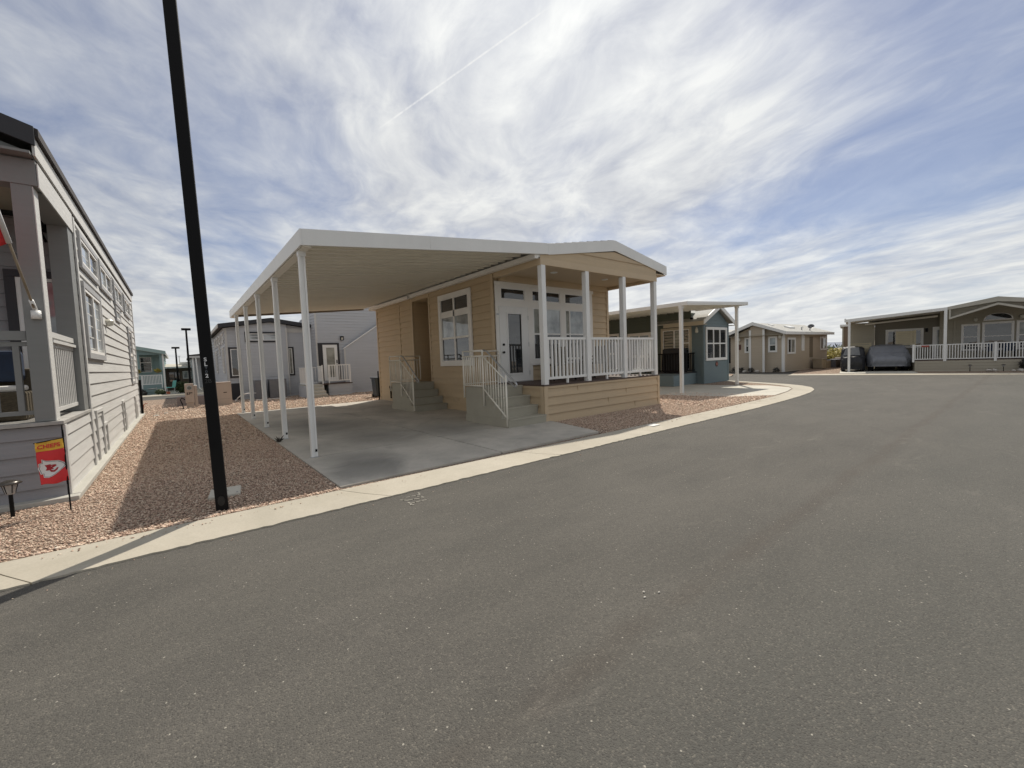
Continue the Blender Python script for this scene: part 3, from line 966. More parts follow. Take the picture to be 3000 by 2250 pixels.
# gable, ceiling, beams
pk, ev = 4.41, 4.03
gt = lambda u: ev + (pk - ev) * (1 - abs(u - 9.53) / 2.52)
mb = MB(SK)
mb.lap(6.75, 11.5, 3.92, 4.45, 0.0, 0.27, 0.02, top=gt)
build(mb, 'gable_panel', M_tan, hs)
mb = MB()
mb.box((6.74, 7.262, 3.77), (11.51, 7.42, 3.92))              # front beam
mb.box((6.74, 7.42, 3.77), (6.90, 9.12, 3.90)); mb.box((11.36, 7.42, 3.77), (11.51, 9.12, 3.90))
mb.box((6.90, 9.0, 3.70), (11.36, 9.125, 3.86))
build(mb, 'porch_beam', M_tantrim, hs, bevel=.004)
mb = MB(); mb.box((6.9, 7.42, 3.86), (11.36, 9.0, 3.90)); 
pcl = build(mb, 'porch_ceiling', M_tantrim, hs)
for x, y in ((8.0, 8.1), (10.1, 8.1)):
    mb = MB(); mb.lathe((x, y, 3.845), [(.0, 0), (.085, 0), (.10, .012), (.10, .02)], 20)
    build(mb, 'recessed_light', M_white, pcl)
# roof
def slope_roof(name, x0, xm, x1, z0, zm, z1, y0, y1, th, m, parent, both=True):
    mb = MB()
    n = int((y1 - y0) / .32)
    for sgn, xa, za in ((0, x0, z0), (1, x1, z1)):
        rows = 9
        for i in range(rows):
            a, b = i / rows, (i + 1) / rows
            xA, xB = xa + (xm - xa) * a, xa + (xm - xa) * b
            zA, zB = za + (zm - za) * a, za + (zm - za) * b
            mb.quad((xA, y0, zA + .012), (xA, y1, zA + .012), (xB, y1, zB), (xB, y0, zB))
            mb.quad((xA, y0, zA), (xA, y1, zA), (xA, y1, zA + .012), (xA, y0, zA + .012))
    mb.prism([(x0, z0 - th), (x0, z0 - .003), (xm, zm - .003), (x1, z1 - .003), (x1, z1 - th), (xm, zm - th)], y0 + .01, y1 - .01)
    return build(mb, name, m, parent)
slope_roof('roof', 7.03, 9.53, 12.03, 4.285, 4.725, 4.285, 7.29, 17.95, .24, M_roof, hs)
mb = MB()
mb.prism([(7.01, 4.02), (7.01, 4.28), (9.53, 4.715), (12.05, 4.28), (12.05, 4.02), (9.53, 4.43)], 7.255, 7.285)
mb.box((12.035, 7.287, 4.06), (12.06, 17.95, 4.28))
mb.prism([(7.01, 4.02), (7.01, 4.28), (9.53, 4.715), (12.05, 4.28), (12.05, 4.02), (9.53, 4.43)], 17.955, 17.98)
build(mb, 'gable_fascia', M_white, hs, bevel=.004)
mb = MB()
mb.box((6.60, 7.29, 3.905), (6.71, 14.02, 4.02)); mb.box((6.56, 14.02, 3.885), (6.68, 17.95, 4.0))
mb.box((6.56, 14.0, 3.88), (6.72, 14.10, 4.025)); mb.box((6.711, 7.29, 3.935), (6.99, 7.46, 4.018))
build(mb, 'eave_fascia', M_whitewall, hs, bevel=.004)
mb = MB(); mb.box((6.71, 7.42, 3.90), (11.5, 17.94, 3.93)); mb.box((11.51, 7.29, 3.99), (12.03, 17.94, 4.02)); build(mb, 'soffit', M_tantrim, hs)

# side window: two by three lights in a white surround
window(hs, SIDE, 10.33, 11.98, 1.58, 3.57, .024, .125, M_whitewall, M_whitewall, us=(11.155,), zs=(2.32, 3.05), glass=M_glass, depth=.05, sash=.045,
       panes=[M_glass, M_glass, M_blindrefl, M_blindrefl, M_glass, M_glass])
build(MB(SIDE).box((10.375, .03, 2.97), (11.935, .062, 3.16)), 'window_band', M_whitewall, hs, bevel=.003)

# porch wall: one white panel holding door, windows and transoms
mb = MB(FRONT)
holes = [(6.95, 7.80, 3.235, 3.545), (8.08, 9.20, 3.235, 3.545), (9.42, 10.42, 3.235, 3.545), (6.86, 7.89, .965, 3.045), (8.10, 9.22, 1.56, 3.045), (9.42, 10.42, 1.56, 3.045)]
def panel(mb, u0, u1, z0, z1, w0, w1, holes):
    us = sorted(x for x in {u0, u1, *[h[0] for h in holes], *[h[1] for h in holes]} if u0 <= x <= u1)
    zs = sorted(x for x in {z0, z1, *[h[2] for h in holes], *[h[3] for h in holes]} if z0 <= x <= z1)
    for a, b in zip(us, us[1:]):
        for c_, d in zip(zs, zs[1:]):
            um, zm = (a + b) / 2, (c_ + d) / 2
            if any(h[0] < um < h[1] and h[2] < zm < h[3] for h in holes): continue
            mb.box((a, w0, c_), (b, w1, d))
panel(mb, 6.76, 8.02, DZ, 3.68, .0, .03, holes); panel(mb, 8.02, 10.68, 1.42, 3.68, .0, .03, holes)
build(mb, 'window_wall_panel', M_whitewall, hs)
build(MB(FRONT).box((6.74, .03, 3.60), (10.72, .05, 3.70)).box((7.98, .03, 1.40), (10.70, .055, 1.47)), 'panel_trim', M_whitewall, hs, bevel=.003)
for (a, b, c_, d) in holes[:3]:
    window(hs, FRONT, a, b, c_, d, .0, 0, M_whitewall, M_white, depth=.03, sash=.028)
window(hs, FRONT, 8.10, 9.22, 1.56, 3.045, .0, 0, M_whitewall, M_white, us=(8.42,), zs=(2.30,), depth=.035, sash=.03, panes=[M_glass, M_glass, M_curtain, M_blindrefl])
window(hs, FRONT, 9.42, 10.42, 1.56, 3.045, .0, 0, M_whitewall, M_white, us=(9.62,), zs=(2.30,), depth=.035, sash=.03, panes=[M_glass, M_glass, M_curtain, M_blindrefl])
dr = MB(FRONT)
panel(dr, 6.875, 7.875, .975, 3.03, .004, .045, [(7.13, 7.64, 1.19, 2.86)])
dr.box((6.86, 0, .965), (6.875, .05, 3.045)).box((7.875, 0, .965), (7.89, .05, 3.045)).box((6.875, 0, 3.03), (7.875, .05, 3.045))
door = build(dr, 'door', M_white, hs, bevel=.003)
mb = MB(FRONT); panel(mb, 7.10, 7.67, 1.16, 2.89, .045, .060, [(7.15, 7.62, 1.21, 2.84)]); build(mb, 'glass_frame', M_white, door, bevel=.003)
build(MB(FRONT).box((7.13, .008, 1.19), (7.64, .02, 2.86)), 'pane', M_glass, door)
mb = MB(FRONT)
for z in (2.0, 1.79):
    mb.tube([(6.97, .045, z), (6.97, .075, z)], .032, 12); 
mb.tube([(6.97, .085, 1.79), (6.90, .09, 1.79)], .014, 8)
build(mb, 'handle', M_black, door)
mb = MB(FRONT)
for z in (2.75, 2.0, 1.2): mb.box((7.872, .05, z - .06), (7.885, .058, z + .06))
build(mb, 'hinge', M_metal, door)
build(MB(FRONT).box((6.78, .03, 2.80), (6.86, .045, 2.84)), 'door_plate', M_metal, hs)
# threshold
build(MB(FRONT).box((6.84, 0, DZ), (7.92, .09, DZ + .02)), 'threshold', M_metal, hs)

# porch posts and railings
px = [6.83, 8.36, 9.90, 11.42]
for x in px:
    mb = MB(); mb.box((x - .065, 7.262, DZ - .002), (x + .065, 7.40, 3.772)); build(mb, 'porch_post', M_white, hs, bevel=.005)
for a, b in zip(px, px[1:]):
    xm = (a + b) / 2
    railing(hs, F((0, 7.33), (1, 0), (0, -1)), a + .066, b - .066, 0, 1.075, 2.09, 11, M_white, .042, .06, 'porch_railing', posts=[(xm, DZ, 1.08, .05)])
railing(hs, F((11.42, 0), (0, 1), (1, 0)), 7.41, 9.12, 0, 1.075, 2.09, 12, M_white, .042, .06, 'porch_railing', posts=[(8.25, DZ, 1.08, .05)])

# downspout and small pipes near the back corner
mb = MB(SIDE); mb.box((16.36, .016, .2), (16.42, .06, .62)); mb.box((16.33, .016, .60), (16.45, .07, .70)); build(mb, 'pipe_box', M_black, hs)
mb = MB(); mb.tube([(6.69, 17.62, .02), (6.69, 17.62, 1.3)], .03, 8); build(mb, 'drain_pipe', M_black, hs)

# ------------------------------------------------------------------ carport
cp = thing('carport', 'large white aluminium carport on five slim posts over the concrete driveway beside the tan home', 'carport', (1.66, 7.63, 0))
cz = lambda x: 3.60 + (x - 1.68) * (4.085 - 3.60) / (7.0 - 1.68)
mb = MB()
# pan deck: flat pans with raised ribs running across the roof
prof = []
y = 7.30
while y < 18.62:
    prof += [(y, .06), (y + .10, .052), (y + .20, .06), (y + .212, .0), (y + .29, .0), (y + .302, .06)]
    y += .305
x0c, x1c = 1.70, 6.98
V = []
for yy, dz in prof: V += [(x0c, yy, cz(x0c) + dz), (6.62, yy, cz(6.62) + dz)]
mb.add(V, [(2 * i, 2 * i + 1, 2 * i + 3, 2 * i + 2) for i in range(len(prof) - 1)])
build(mb, 'roof_pan', M_alu, cp)
mb = MB(); mb.prism([(x0c, cz(x0c) + .06), (x0c, cz(x0c) + .14), (x1c, cz(x1c) + .14), (x1c, cz(x1c) + .06)], 7.30, 18.66); build(mb, 'roof_top', M_white, cp)
mb = MB()
mb.prism([(1.66, 3.51), (1.66, 3.765), (7.0, 4.285), (7.0, 4.03)], 7.245, 7.288)
mb.box((3.9, 7.2405, 3.74), (3.903, 7.246, 3.98))
fa = build(mb, 'front_fascia', M_white, cp, bevel=.004)
mb = MB(); mb.box((1.63, 7.245, 3.51), (1.66, 18.70, 3.765)); build(mb, 'side_fascia', M_white, cp, bevel=.004)
mb = MB(); mb.prism([(1.66, 3.53), (1.66, 3.765), (6.6, 4.25), (6.6, 4.0)], 18.665, 18.70); build(mb, 'back_fascia', M_woodd, cp)
mb = MB(); mb.box((1.67, 7.29, 3.50), (1.80, 18.66, 3.585)); build(mb, 'side_beam', M_alu, cp)
for yp in (7.63, 10.10, 12.52, 14.96, 17.46):
    mb = MB()
    a, b = 1.67, 1.765
    z0, z1 = .07, 3.51
    # C channel face: two flanges and a recessed web
    mb.box((a, yp - .049, z0), (a + .032, yp + .049, z1)); mb.box((a + .064, yp - .049, z0), (b, yp + .049, z1)); mb.box((a + .032, yp - .035, z0), (a + .064, yp + .035, z1))
    po = build(mb, 'carport_post', M_white, cp, bevel=.004)
    build(MB().box((a - .012, yp - .068, .062), (b + .012, yp + .068, .078)), 'foot_plate', M_metal, po)
    build(MB().box((a + .055, yp - .0515, .16), (a + .088, yp - .0485, .205)), 'slot', M_black, po)
    build(MB().box((a - .01, yp - .06, 3.42), (b + .01, yp + .06, 3.50)), 'bracket', M_white, po)

# ------------------------------------------------------------------ entry steps
def entry_steps(name, label, dy, x0=5.60, x1=6.72):
    st = thing(name, label, 'steps', ((x0 + x1) / 2, 7.22 + dy, .06), 'painted entry steps under the carport')
    zb = .085
    tops = [(7.22, .27), (7.50, .49), (7.78, .71), (8.06, .945)]
    mb = MB()
    poly = [(7.22 + dy, zb)]
    zl = zb
    for y, z in tops:
        poly += [(y + dy - .012, z - .03 if z > .3 else z - .03), (y + dy - .028, z - .03), (y + dy - .028, z)]
        # the next riser starts set back from the nosing
        nxt = [q for q in tops if q[0] > y]
        if nxt: poly += [(nxt[0][0] + dy, z)]
    poly += [(8.96 + dy, .945), (8.96 + dy, zb)]
    mb.prism([(a, b) for a, b in poly], x0 + .03, x1, axis='u') if False else None
    P = poly
    n = len(P)
    mb.add([(x0 + .02, a, b) for a, b in P] + [(x1, a, b) for a, b in P],
           [(i, (i + 1) % n, n + (i + 1) % n, n + i) for i in range(n)])
    # side faces as vertical strips so the stepped outline stays clean
    for xx in (x0 + .02, x1):
        for i, (y, z) in enumerate(tops):
            y2 = tops[i + 1][0] if i < 3 else 8.96
            mb.quad((xx, y + dy, zb), (xx, y2 + dy, zb), (xx, y2 + dy, z), (xx, y + dy, z))
            mb.quad((xx, y + dy - .028, z - .03), (xx, y + dy, z - .03), (xx, y + dy, z), (xx, y + dy - .028, z))
    build(mb, 'step_block', M_steps, st)
    # solid stringer side panel
    build(MB().box((x0, 7.20 + dy, zb), (x0 + .02, 8.97 + dy, .26)), 'kick_panel', M_steps, st)
    mb = MB()
    X = x0 - .012
    q = .014
    def bar(p, r, rr=q): mb.tube([p, r], rr, 8, raw=True)
    Y = lambda y: y + dy
    for y, a, b in ((8.97, .68, 1.83), (8.12, .52, 1.83)): bar((X, Y(y), a), (X, Y(y), b), .019)
    bar((X, Y(7.25), .12), (X, Y(7.25), 1.25), .021)
    for z in (1.83, 1.70, .99): bar((X, Y(8.97), z), (X, Y(8.12), z), .016)
    for k in range(9): bar((X, Y(8.97 - .085 * (k + 1)), .99), (X, Y(8.97 - .085 * (k + 1)), 1.70), .010)
    za = lambda y: 1.70 - (8.12 - y) * .66
    zl_ = lambda y: .93 - (8.12 - y) * .72
    bar((X, Y(8.12), za(8.12)), (X, Y(7.25), za(7.25)), .016); bar((X, Y(8.12), zl_(8.12)), (X, Y(7.25), zl_(7.25)), .016)
    for k in range(8):
        y = 8.12 - .097 * (k + 1); bar((X, Y(y), zl_(y)), (X, Y(y), za(y)), .010)
    # rail across the back of the landing
    for z in (1.83, 1.70): bar((X, Y(8.97), z), (x1 - .02, Y(8.97), z), .016)
    bar((x1 - .02, Y(8.97), 1.0), (x1 - .02, Y(8.97), 1.83), .016); bar((X, Y(8.97), 1.02), (x1 - .02, Y(8.97), 1.02), .012)
    for k in range(10): bar((X + .1 * (k + 1), Y(8.97), 1.02), (X + .1 * (k + 1), Y(8.97), 1.70), .009)
    build(mb, 'railing', M_alu, st, smooth=True)
    mb = MB()
    H = [(X + .05, Y(8.14), 1.84), (X + .05, Y(8.0), 1.80), (X + .05, Y(7.2), 1.24), (X + .05, Y(6.99), 1.09)]
    H += [(X + .05, Y(6.99 - .045 * math.sin(t)), 1.09 - .045 + .045 * math.cos(t)) for t in (0.6, 1.2, 1.8, 2.4, 3.0)]
    H += [(X + .05, Y(7.22), 1.115)]
    mb.tube(H, .021, 10, raw=True)
    build(mb, 'handrail', M_metal, st, smooth=True)
    return st


entry_steps('entry_steps', 'olive grey steps with white rail up to the glazed door of the tan porch', 0.0)
entry_steps('entry_steps', 'farther olive grey steps with white rail below the dark doorway recess', 4.65)

# porch furniture, seen between the balusters
def patio_chair(x, y, rz, label):
    fr = F((x, y), (math.cos(rz), math.sin(rz)))
    t = thing('patio_chair', label, 'chair', (x, y, DZ), 'patio chairs on the tan porch')
    mb = MB(fr)
    for u in (-.25, .25):
        for w_ in (-.22, .24): mb.box((u - .015, w_ - .015, DZ), (u + .015, w_ + .015, DZ + (.62 if w_ > 0 else .95)))
        mb.box((u - .02, -.24, DZ + .62), (u + .02, .26, DZ + .65))
    build(mb, 'frame', M_black, t)
    build(MB(fr).box((-.235, -.2, DZ + .40), (.235, .25, DZ + .46)), 'seat', M_wick, t, bevel=.01)
    build(MB(fr).box((-.235, -.225, DZ + .47), (.235, -.19, DZ + .93)), 'backrest', M_wick, t, bevel=.01)
patio_chair(8.35, 8.55, math.pi, 'dark patio chair behind the left rail bay of the tan porch')
patio_chair(10.0, 8.5, math.pi, 'dark patio chair behind the middle rail bay of the tan porch')
t = thing('patio_table', 'low dark patio table between two chairs on the tan porch', 'table', (9.2, 8.4, DZ))
build(MB().box((8.72, 8.1, DZ + .52), (9.62, 8.75, DZ + .56)), 'tabletop', M_plast, t, bevel=.006)
for x, y in ((8.76, 8.14), (9.58, 8.14), (8.76, 8.71), (9.58, 8.71)):
    build(MB().box((x - .02, y - .02, DZ), (x + .02, y + .02, DZ + .52)), 'leg', M_black, t)

# ================================================================== grey home on the left
gx = -1.19
LS = F((gx, 0), (0, 1), (1, 0)); LF = F((0, 7.62), (1, 0), (0, -1))
gh = thing('park_home', 'pale grey lap-sided home with open corner porch, at the left edge', 'house', (-3.4, 7.62, 0))
mb = MB(LS)
mb.lap(9.70, 20.75, .10, 4.16, 0, .203, .022, zref=.03)
mb.lap(7.62, 9.70, .10, .99, 0, .203, .022, zref=.03)
mb.fr = F((0, 20.75), (1, 0), (0, 1)); mb.lap(-5.6, gx, .1, 4.1, 0, .203, .022)
build(mb, 'side_wall', M_grey, gh)
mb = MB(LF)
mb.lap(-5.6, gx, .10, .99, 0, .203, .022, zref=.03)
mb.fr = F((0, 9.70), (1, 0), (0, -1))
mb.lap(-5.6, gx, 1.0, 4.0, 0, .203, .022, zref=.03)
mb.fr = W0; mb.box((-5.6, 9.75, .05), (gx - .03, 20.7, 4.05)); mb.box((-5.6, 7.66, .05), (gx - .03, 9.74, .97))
build(mb, 'porch_wall', siding_mat('shade grey siding', (0.26, 0.262, 0.275), .08), gh)  # same siding as the side wall, darkened for the shaded front
mb = MB()
mb.box((-1.40, 7.60, 1.05), (-1.229, 7.82, 3.90)); build(mb, 'porch_post', M_greytrim, gh, bevel=.004)
mb = MB(); mb.box((-1.40, 9.33, 1.05), (gx + .008, 9.72, 3.90)); build(mb, 'porch_post', M_greytrim, gh, bevel=.004)
build(MB().box((-1.228, 7.604, 1.05), (-1.218, 7.816, 3.89)), 'lit_post_side', M_grey, gh)  # pale sheet painting sunlight onto the side face of the post
mb = MB(); mb.box((-5.6, 7.59, 3.90), (gx + .01, 7.83, 4.20)); mb.box((-1.42, 7.83, 3.88), (gx + .014, 9.34, 4.18)); build(mb, 'porch_beam', M_greytrim, gh, bevel=.004)
build(MB().box((gx + .0145, 7.60, 3.885), (gx + .026, 9.70, 4.175)), 'lit_beam_side', M_grey, gh)  # pale sheet giving the beam's side face its sunlit tone
mb = MB(); mb.box((-5.6, 7.84, 4.12), (-1.42, 9.7, 4.16)); build(mb, 'porch_ceiling', M_taupe, gh)
mb = MB(); mb.box((-5.6, 7.56, 1.0), (gx + .035, 9.68, 1.045)); build(mb, 'porch_ledge', mat('weathered grey ledge', (.36, .35, .33), .7, .2, 5, dirt=.3), gh, bevel=.004)
mb = MB(LS)
for y, z0, z1, wd in ((9.77, .10, 4.15, .11), (7.68, .10, .99, .10), (20.70, .1, 4.15, .1)): mb.box((y - wd / 2, .012, z0), (y + wd / 2, .036, z1))

build(mb, 'corner_trim', M_grey, gh, bevel=.003)
# roof with dark rake on the front
mb = MB()
mb.prism([(-5.8, 4.35), (-5.8, 4.48), (-3.4, 5.24), (-1.115, 4.545), (-1.115, 4.45), (-3.4, 5.10)], 7.50, 21.0)
build(mb, 'roof', M_roofd, gh)
mb = MB(); mb.prism([(-3.4, 5.06), (-3.4, 5.26), (-1.145, 4.555), (-1.145, 4.34), (-1.165, 4.34)], 7.46, 7.498)
build(mb, 'rake_fascia', M_char, gh, bevel=.003)
mb = MB(); mb.box((-1.180, 7.50, 4.225), (-1.155, 21.0, 4.445)); build(mb, 'eave_fascia', M_grey, gh, bevel=.003)
mb = MB(); mb.box((-1.21, 7.52, 4.24), (-1.181, 20.98, 4.26)); mb.box((-5.6, 7.42, 4.22), (-1.19, 7.6, 4.25)); build(mb, 'soffit', M_greytrim, gh)
mb = MB(); mb.prism([(-5.6, 4.2), (gx - .03, 4.2), (gx - .03, 4.3), (-3.4, 5.0), (-5.6, 4.3)], 7.62, 7.7); build(mb, 'gable_panel', M_greytrim, gh)
mb = MB(); mb.box((-6, 7.46, .0), (-1.07, 7.62, .10)); mb.box((-1.19, 7.62, .0), (-1.07, 20.85, .105)); build(mb, 'footing', M_found, gh, bevel=.01)
M_cg = M_grey
for a, b in ((10.13, 11.98), (12.43, 14.22), (14.95, 16.75), (17.55, 19.25)):
    window(gh, LS, a, b, 3.50, 3.93, .012, .09, M_greywin, M_whitewall, us=((a + b) / 2,), depth=.045, sash=.04, panes=[M_blindrefl, M_glass])
window(gh, LS, 10.03, 11.85, 1.98, 3.07, .012, .10, M_greywin, M_whitewall, us=(10.95,), depth=.05, sash=.05, panes=[M_glass, M_blindrefl])
window(gh, LS, 14.97, 15.85, 3.05, 3.30, .012, .07, M_greywin, M_whitewall, depth=.04, sash=.04, panes=[M_blindrefl])
window(gh, LS, 18.05, 19.10, 1.35, 3.0, .012, .09, M_greywin, M_whitewall, zs=(2.2,), depth=.04, sash=.05, panes=[M_blindrefl, M_glass])
# skirt access frames
mb = MB(LS)
for a, b, z in ((10.20, 11.0, .92), (11.0, 11.45, .62), (14.55, 15.1, .85), (15.1, 15.35, .55), (18.4, 18.8, .8), (19.0, 19.2, .5)):
    mb.box((a, .012, .12), (a + .06, .042, z)).box((b - .06, .012, .12), (b, .042, z)).box((a, .012, z), (b, .043, z + .06))
build(mb, 'skirt_frame', M_grey, gh, bevel=.002)
# conduit and meter at the far end, small bullet lamp
mb = MB(); mb.tube([(-1.12, 20.6, .1), (-1.12, 20.6, 1.35)], .035, 8, raw=True); build(mb, 'conduit', M_black, gh)
mb = MB(LS); mb.lathe((12.9, .06, 2.66), [(.0, 0), (.07, .02), (.09, .12), (.05, .16)], 12); mb.box((12.86, .016, 2.70), (12.94, .04, 2.80)); build(mb, 'wall_lamp', M_lamp, gh)
# porch railings
railing(gh, LS, 7.82, 9.33, -.08, 1.14, 2.03, 12, M_grey, .035, .05, 'porch_railing')
build(MB(LS).box((7.82, -.13, 2.03), (9.33, -.02, 2.07)).box((7.82, -.10, 2.10), (9.33, -.04, 2.17)), 'rail_cap', M_grey, gh)
railing(gh, LF, -5.6, -1.41, -.08, 1.14, 2.03, 21, M_greytrim, .055, .05, 'porch_railing')
build(MB(LF).box((-5.6, -.12, 2.05), (-1.41, -.02, 2.16)), 'rail_cap', M_greytrim, gh)
# sliding door at the back of the porch: dark surround, white frame
window(gh, F((0, 9.70), (1, 0), (0, -1)), -1.92 + .09, -1.385, 1.15, 3.12, .014, .11, M_char, M_white, us=(-1.60,), depth=.05, sash=.05, panes=[M_blindrefl, M_blindrefl], name='sliding_door')
mb = MB(); mb.box((-1.62, 9.3, 3.82), (-1.42, 9.62, 3.98)); mb.tube([(-1.5, 9.5, 3.82), (-1.45, 9.55, 3.66)], .02, 6, raw=True); build(mb, 'porch_speaker', M_black, gh, bevel=.02)

t = thing('wicker_sofa', 'brown wicker sofa with navy back cushion behind the grey porch rail', 'sofa', (-2.1, 8.4, 1.045))
build(MB().box((-2.7, 8.12, 1.05), (-1.56, 8.75, 1.42)), 'seat', M_wick, t, bevel=.03)
build(MB().box((-2.7, 8.60, 1.40), (-1.56, 8.78, 1.72)), 'backrest', M_wick, t, bevel=.03)
build(MB().box((-2.6, 8.16, 1.421), (-1.60, 8.58, 1.50)), 'seat_cushion', M_whitewall, t, bevel=.03)
build(MB().box((-2.6, 8.40, 1.55), (-1.62, 8.60, 1.96)), 'back_cushion', M_navy, t, bevel=.05)

# house flag on a bracketed pole
t = thing('house_flag', 'red flag on a slanting bare pole fixed to the grey porch post', 'flag', (-1.29, 7.60, 2.35))
P0_, P1_ = Vector((-1.295, 7.50, 2.43)), Vector((-1.405, 6.60, 3.72))
mb = MB(); mb.tube([P0_, P1_], .012, 8, raw=True); build(mb, 'pole', mat('bare wood', (.32, .27, .2), .6, .2, 9), t, smooth=True)
mb = MB(); mb.lathe((-1.295, 7.575, 2.30), [(.02, 0), (.045, .0), (.045, .10), (.02, .10)], 12); mb.tube([(-1.295, 7.575, 2.40), tuple(P0_ + (P1_ - P0_) * .06)], .022, 10, raw=True); mb.tube([(-1.31, 7.57, 2.36), (-1.25, 7.57, 2.36)], .015, 8, raw=True)
build(mb, 'bracket', M_white, t, smooth=True)
mb = MB()
q0 = P0_ + (P1_ - P0_) * .50; q1 = P1_
mb.tube([q0, q1], .024, 8, raw=True); build(mb, 'sleeve', M_wcloth, t, smooth=True)
mb = MB(); n = 14
V = []
for i in range(n + 1):
    for j in range(n + 1):
        s_, d_ = i / n, j / n
        p = q0 + (q1 - q0) * s_ + Vector((-.75 * d_, .02 * math.sin(9 * d_ + 3 * s_), -.18 * d_ - .25 * d_ * (1 - s_)))
        V.append(tuple(p + Vector((0, .04 * math.sin(12 * d_) * d_, 0))))
mb.add(V, [(i * (n + 1) + j, i * (n + 1) + j + 1, (i + 1) * (n + 1) + j + 1, (i + 1) * (n + 1) + j) for i in range(n) for j in range(n)], raw=True)
fl = build(mb, 'cloth', M_red, t, smooth=True)
so = fl.modifiers.new('solid', 'SOLIDIFY'); so.thickness = .003

# garden flag in the gravel
t = thing('garden_flag', 'small red and gold garden flag with white arrowhead emblem on a thin black stake', 'flag', (-1.08, 6.95, .045))
gy = 6.95
mb = MB()
mb.tube([(-1.075, gy, .0), (-1.078, gy, .985)], .007, 8, raw=True)
mb.tube([(-1.078, gy, .985), (-1.075, gy, .895), (-1.31, gy, .86)], .006, 8, raw=True)
build(mb, 'stake', M_black, t)
# cloth: columns x from -1.385 to -1.165; z from .845 down to .34
def fpt(a, b, off=0.0):
    """a 0..1 left to right, b 0..1 top to bottom"""
    x = -1.300 + .218 * a + .018 * b - .006 * math.sin(3 * b) * (1 - a)
    z = .862 + .026 * a - b * (.475 + .02 * a) + .006 * math.sin(9 * a) * b
    yy = gy + .012 * math.sin(6 * a + 2 * b) + .010 * math.sin(11 * b + 2 * a) - .01 + (-.022 * math.exp(-((b - .13) / .05) ** 2) * (1 - a))
    return (x, yy - off, z)
def cloth(a0, a1, b0, b1, na, nb):
    mb = MB(); V = [fpt(a0 + (a1 - a0) * i / na, b0 + (b1 - b0) * j / nb) for i in range(na + 1) for j in range(nb + 1)]
    mb.add(V, [(i * (nb + 1) + j, i * (nb + 1) + j + 1, (i + 1) * (nb + 1) + j + 1, (i + 1) * (nb + 1) + j) for i in range(na) for j in range(nb)], raw=True)
    return mb
c1 = build(cloth(0, 1, .22, 1, 22, 30), 'cloth', M_red, t, smooth=True)
c2 = build(cloth(0, 1, 0, .22, 22, 12), 'top_band', M_gold, t, smooth=True)
for c_ in (c1, c2):
    so = c_.modifiers.new('solid', 'SOLIDIFY'); so.thickness = .002
c1['label'] = 'red lower cloth with the arrowhead'; c2['label'] = 'gold band with red lettering'
def decal(poly, off, name, m, parent):
    """flat print following the cloth: a polygon in (a, b), finely triangulated in strips"""
    mb = MB(); n = len(poly)
    ys = sorted({q[1] for q in poly} | {min(q[1] for q in poly) + (max(q[1] for q in poly) - min(q[1] for q in poly)) * i / 40 for i in range(41)})
    for y0, y1 in zip(ys, ys[1:]):
        ym0, ym1 = y0 + 1e-5, y1 - 1e-5
        def xsec(yy):
            r = []
            for (xa, ya), (xb, yb) in zip(poly, poly[1:] + poly[:1]):
                if (ya <= yy < yb) or (yb <= yy < ya): r.append(xa + (xb - xa) * (yy - ya) / (yb - ya))
            return sorted(r)
        A_, B_ = xsec(ym0), xsec(ym1)
        if len(A_) != len(B_): continue
        for k in range(0, len(A_) - 1, 2):
            m_ = 6
            for i in range(m_):
                f0, f1 = i / m_, (i + 1) / m_
                a0 = A_[k] + (A_[k + 1] - A_[k]) * f0; a1 = A_[k] + (A_[k + 1] - A_[k]) * f1
                b0 = B_[k] + (B_[k + 1] - B_[k]) * f0; b1 = B_[k] + (B_[k + 1] - B_[k]) * f1
                mb.add([fpt(a0, y0, off), fpt(a1, y0, off), fpt(b1, y1, off), fpt(b0, y1, off)], [(0, 1, 2, 3)], raw=True)
    return build(mb, name, m, parent, smooth=True)
arrow = [(.97, .615), (.90, .555), (.74, .49), (.55, .465), (.42, .462), (.30, .455), (.18, .415), (.17, .50), (.06, .505), (.05, .57), (.01, .62), (.045, .70), (.06, .755), (.15, .76), (.16, .84), (.33, .845), (.50, .80), (.72, .735), (.90, .665)]
cx_, cy_ = .5, .64
sc_ = lambda k: [(cx_ + (a - cx_) * k, cy_ + (b - cy_) * k) for a, b in arrow]
decal(sc_(1.04), .004, 'emblem_outline', M_wcloth, c1)
decal(sc_(.965), .006, 'emblem_line', M_bcloth, c1)
decal(sc_(.925), .008, 'emblem', M_wcloth, c1)
# interlocked letters K and C
decal([(.24, .555), (.46, .535), (.46, .56), (.40, .575), (.44, .60), (.60, .56), (.62, .60), (.50, .625), (.56, .66), (.40, .65), (.34, .685), (.24, .685), (.30, .63), (.28, .60)], .010, 'emblem_letter', M_dred, c1)
decal([(.66, .575), (.62, .555), (.50, .55), (.42, .565), (.36, .61), (.37, .67), (.44, .715), (.56, .72), (.66, .69), (.72, .645), (.66, .635), (.61, .665), (.53, .685), (.46, .67), (.43, .62), (.47, .58), (.56, .575), (.64, .60)], .011, 'emblem_letter', M_dred, c1)
mb = MB()
text_into(mb, 'CHIEFS', .058, lambda x, y, z: (lambda q: (q[0], q[1] - .006 - z, q[2]))(fpt((x + .105) / .218, .118 - y / .475)), .002, .0015)
build(mb, 'lettering', M_red, c2)

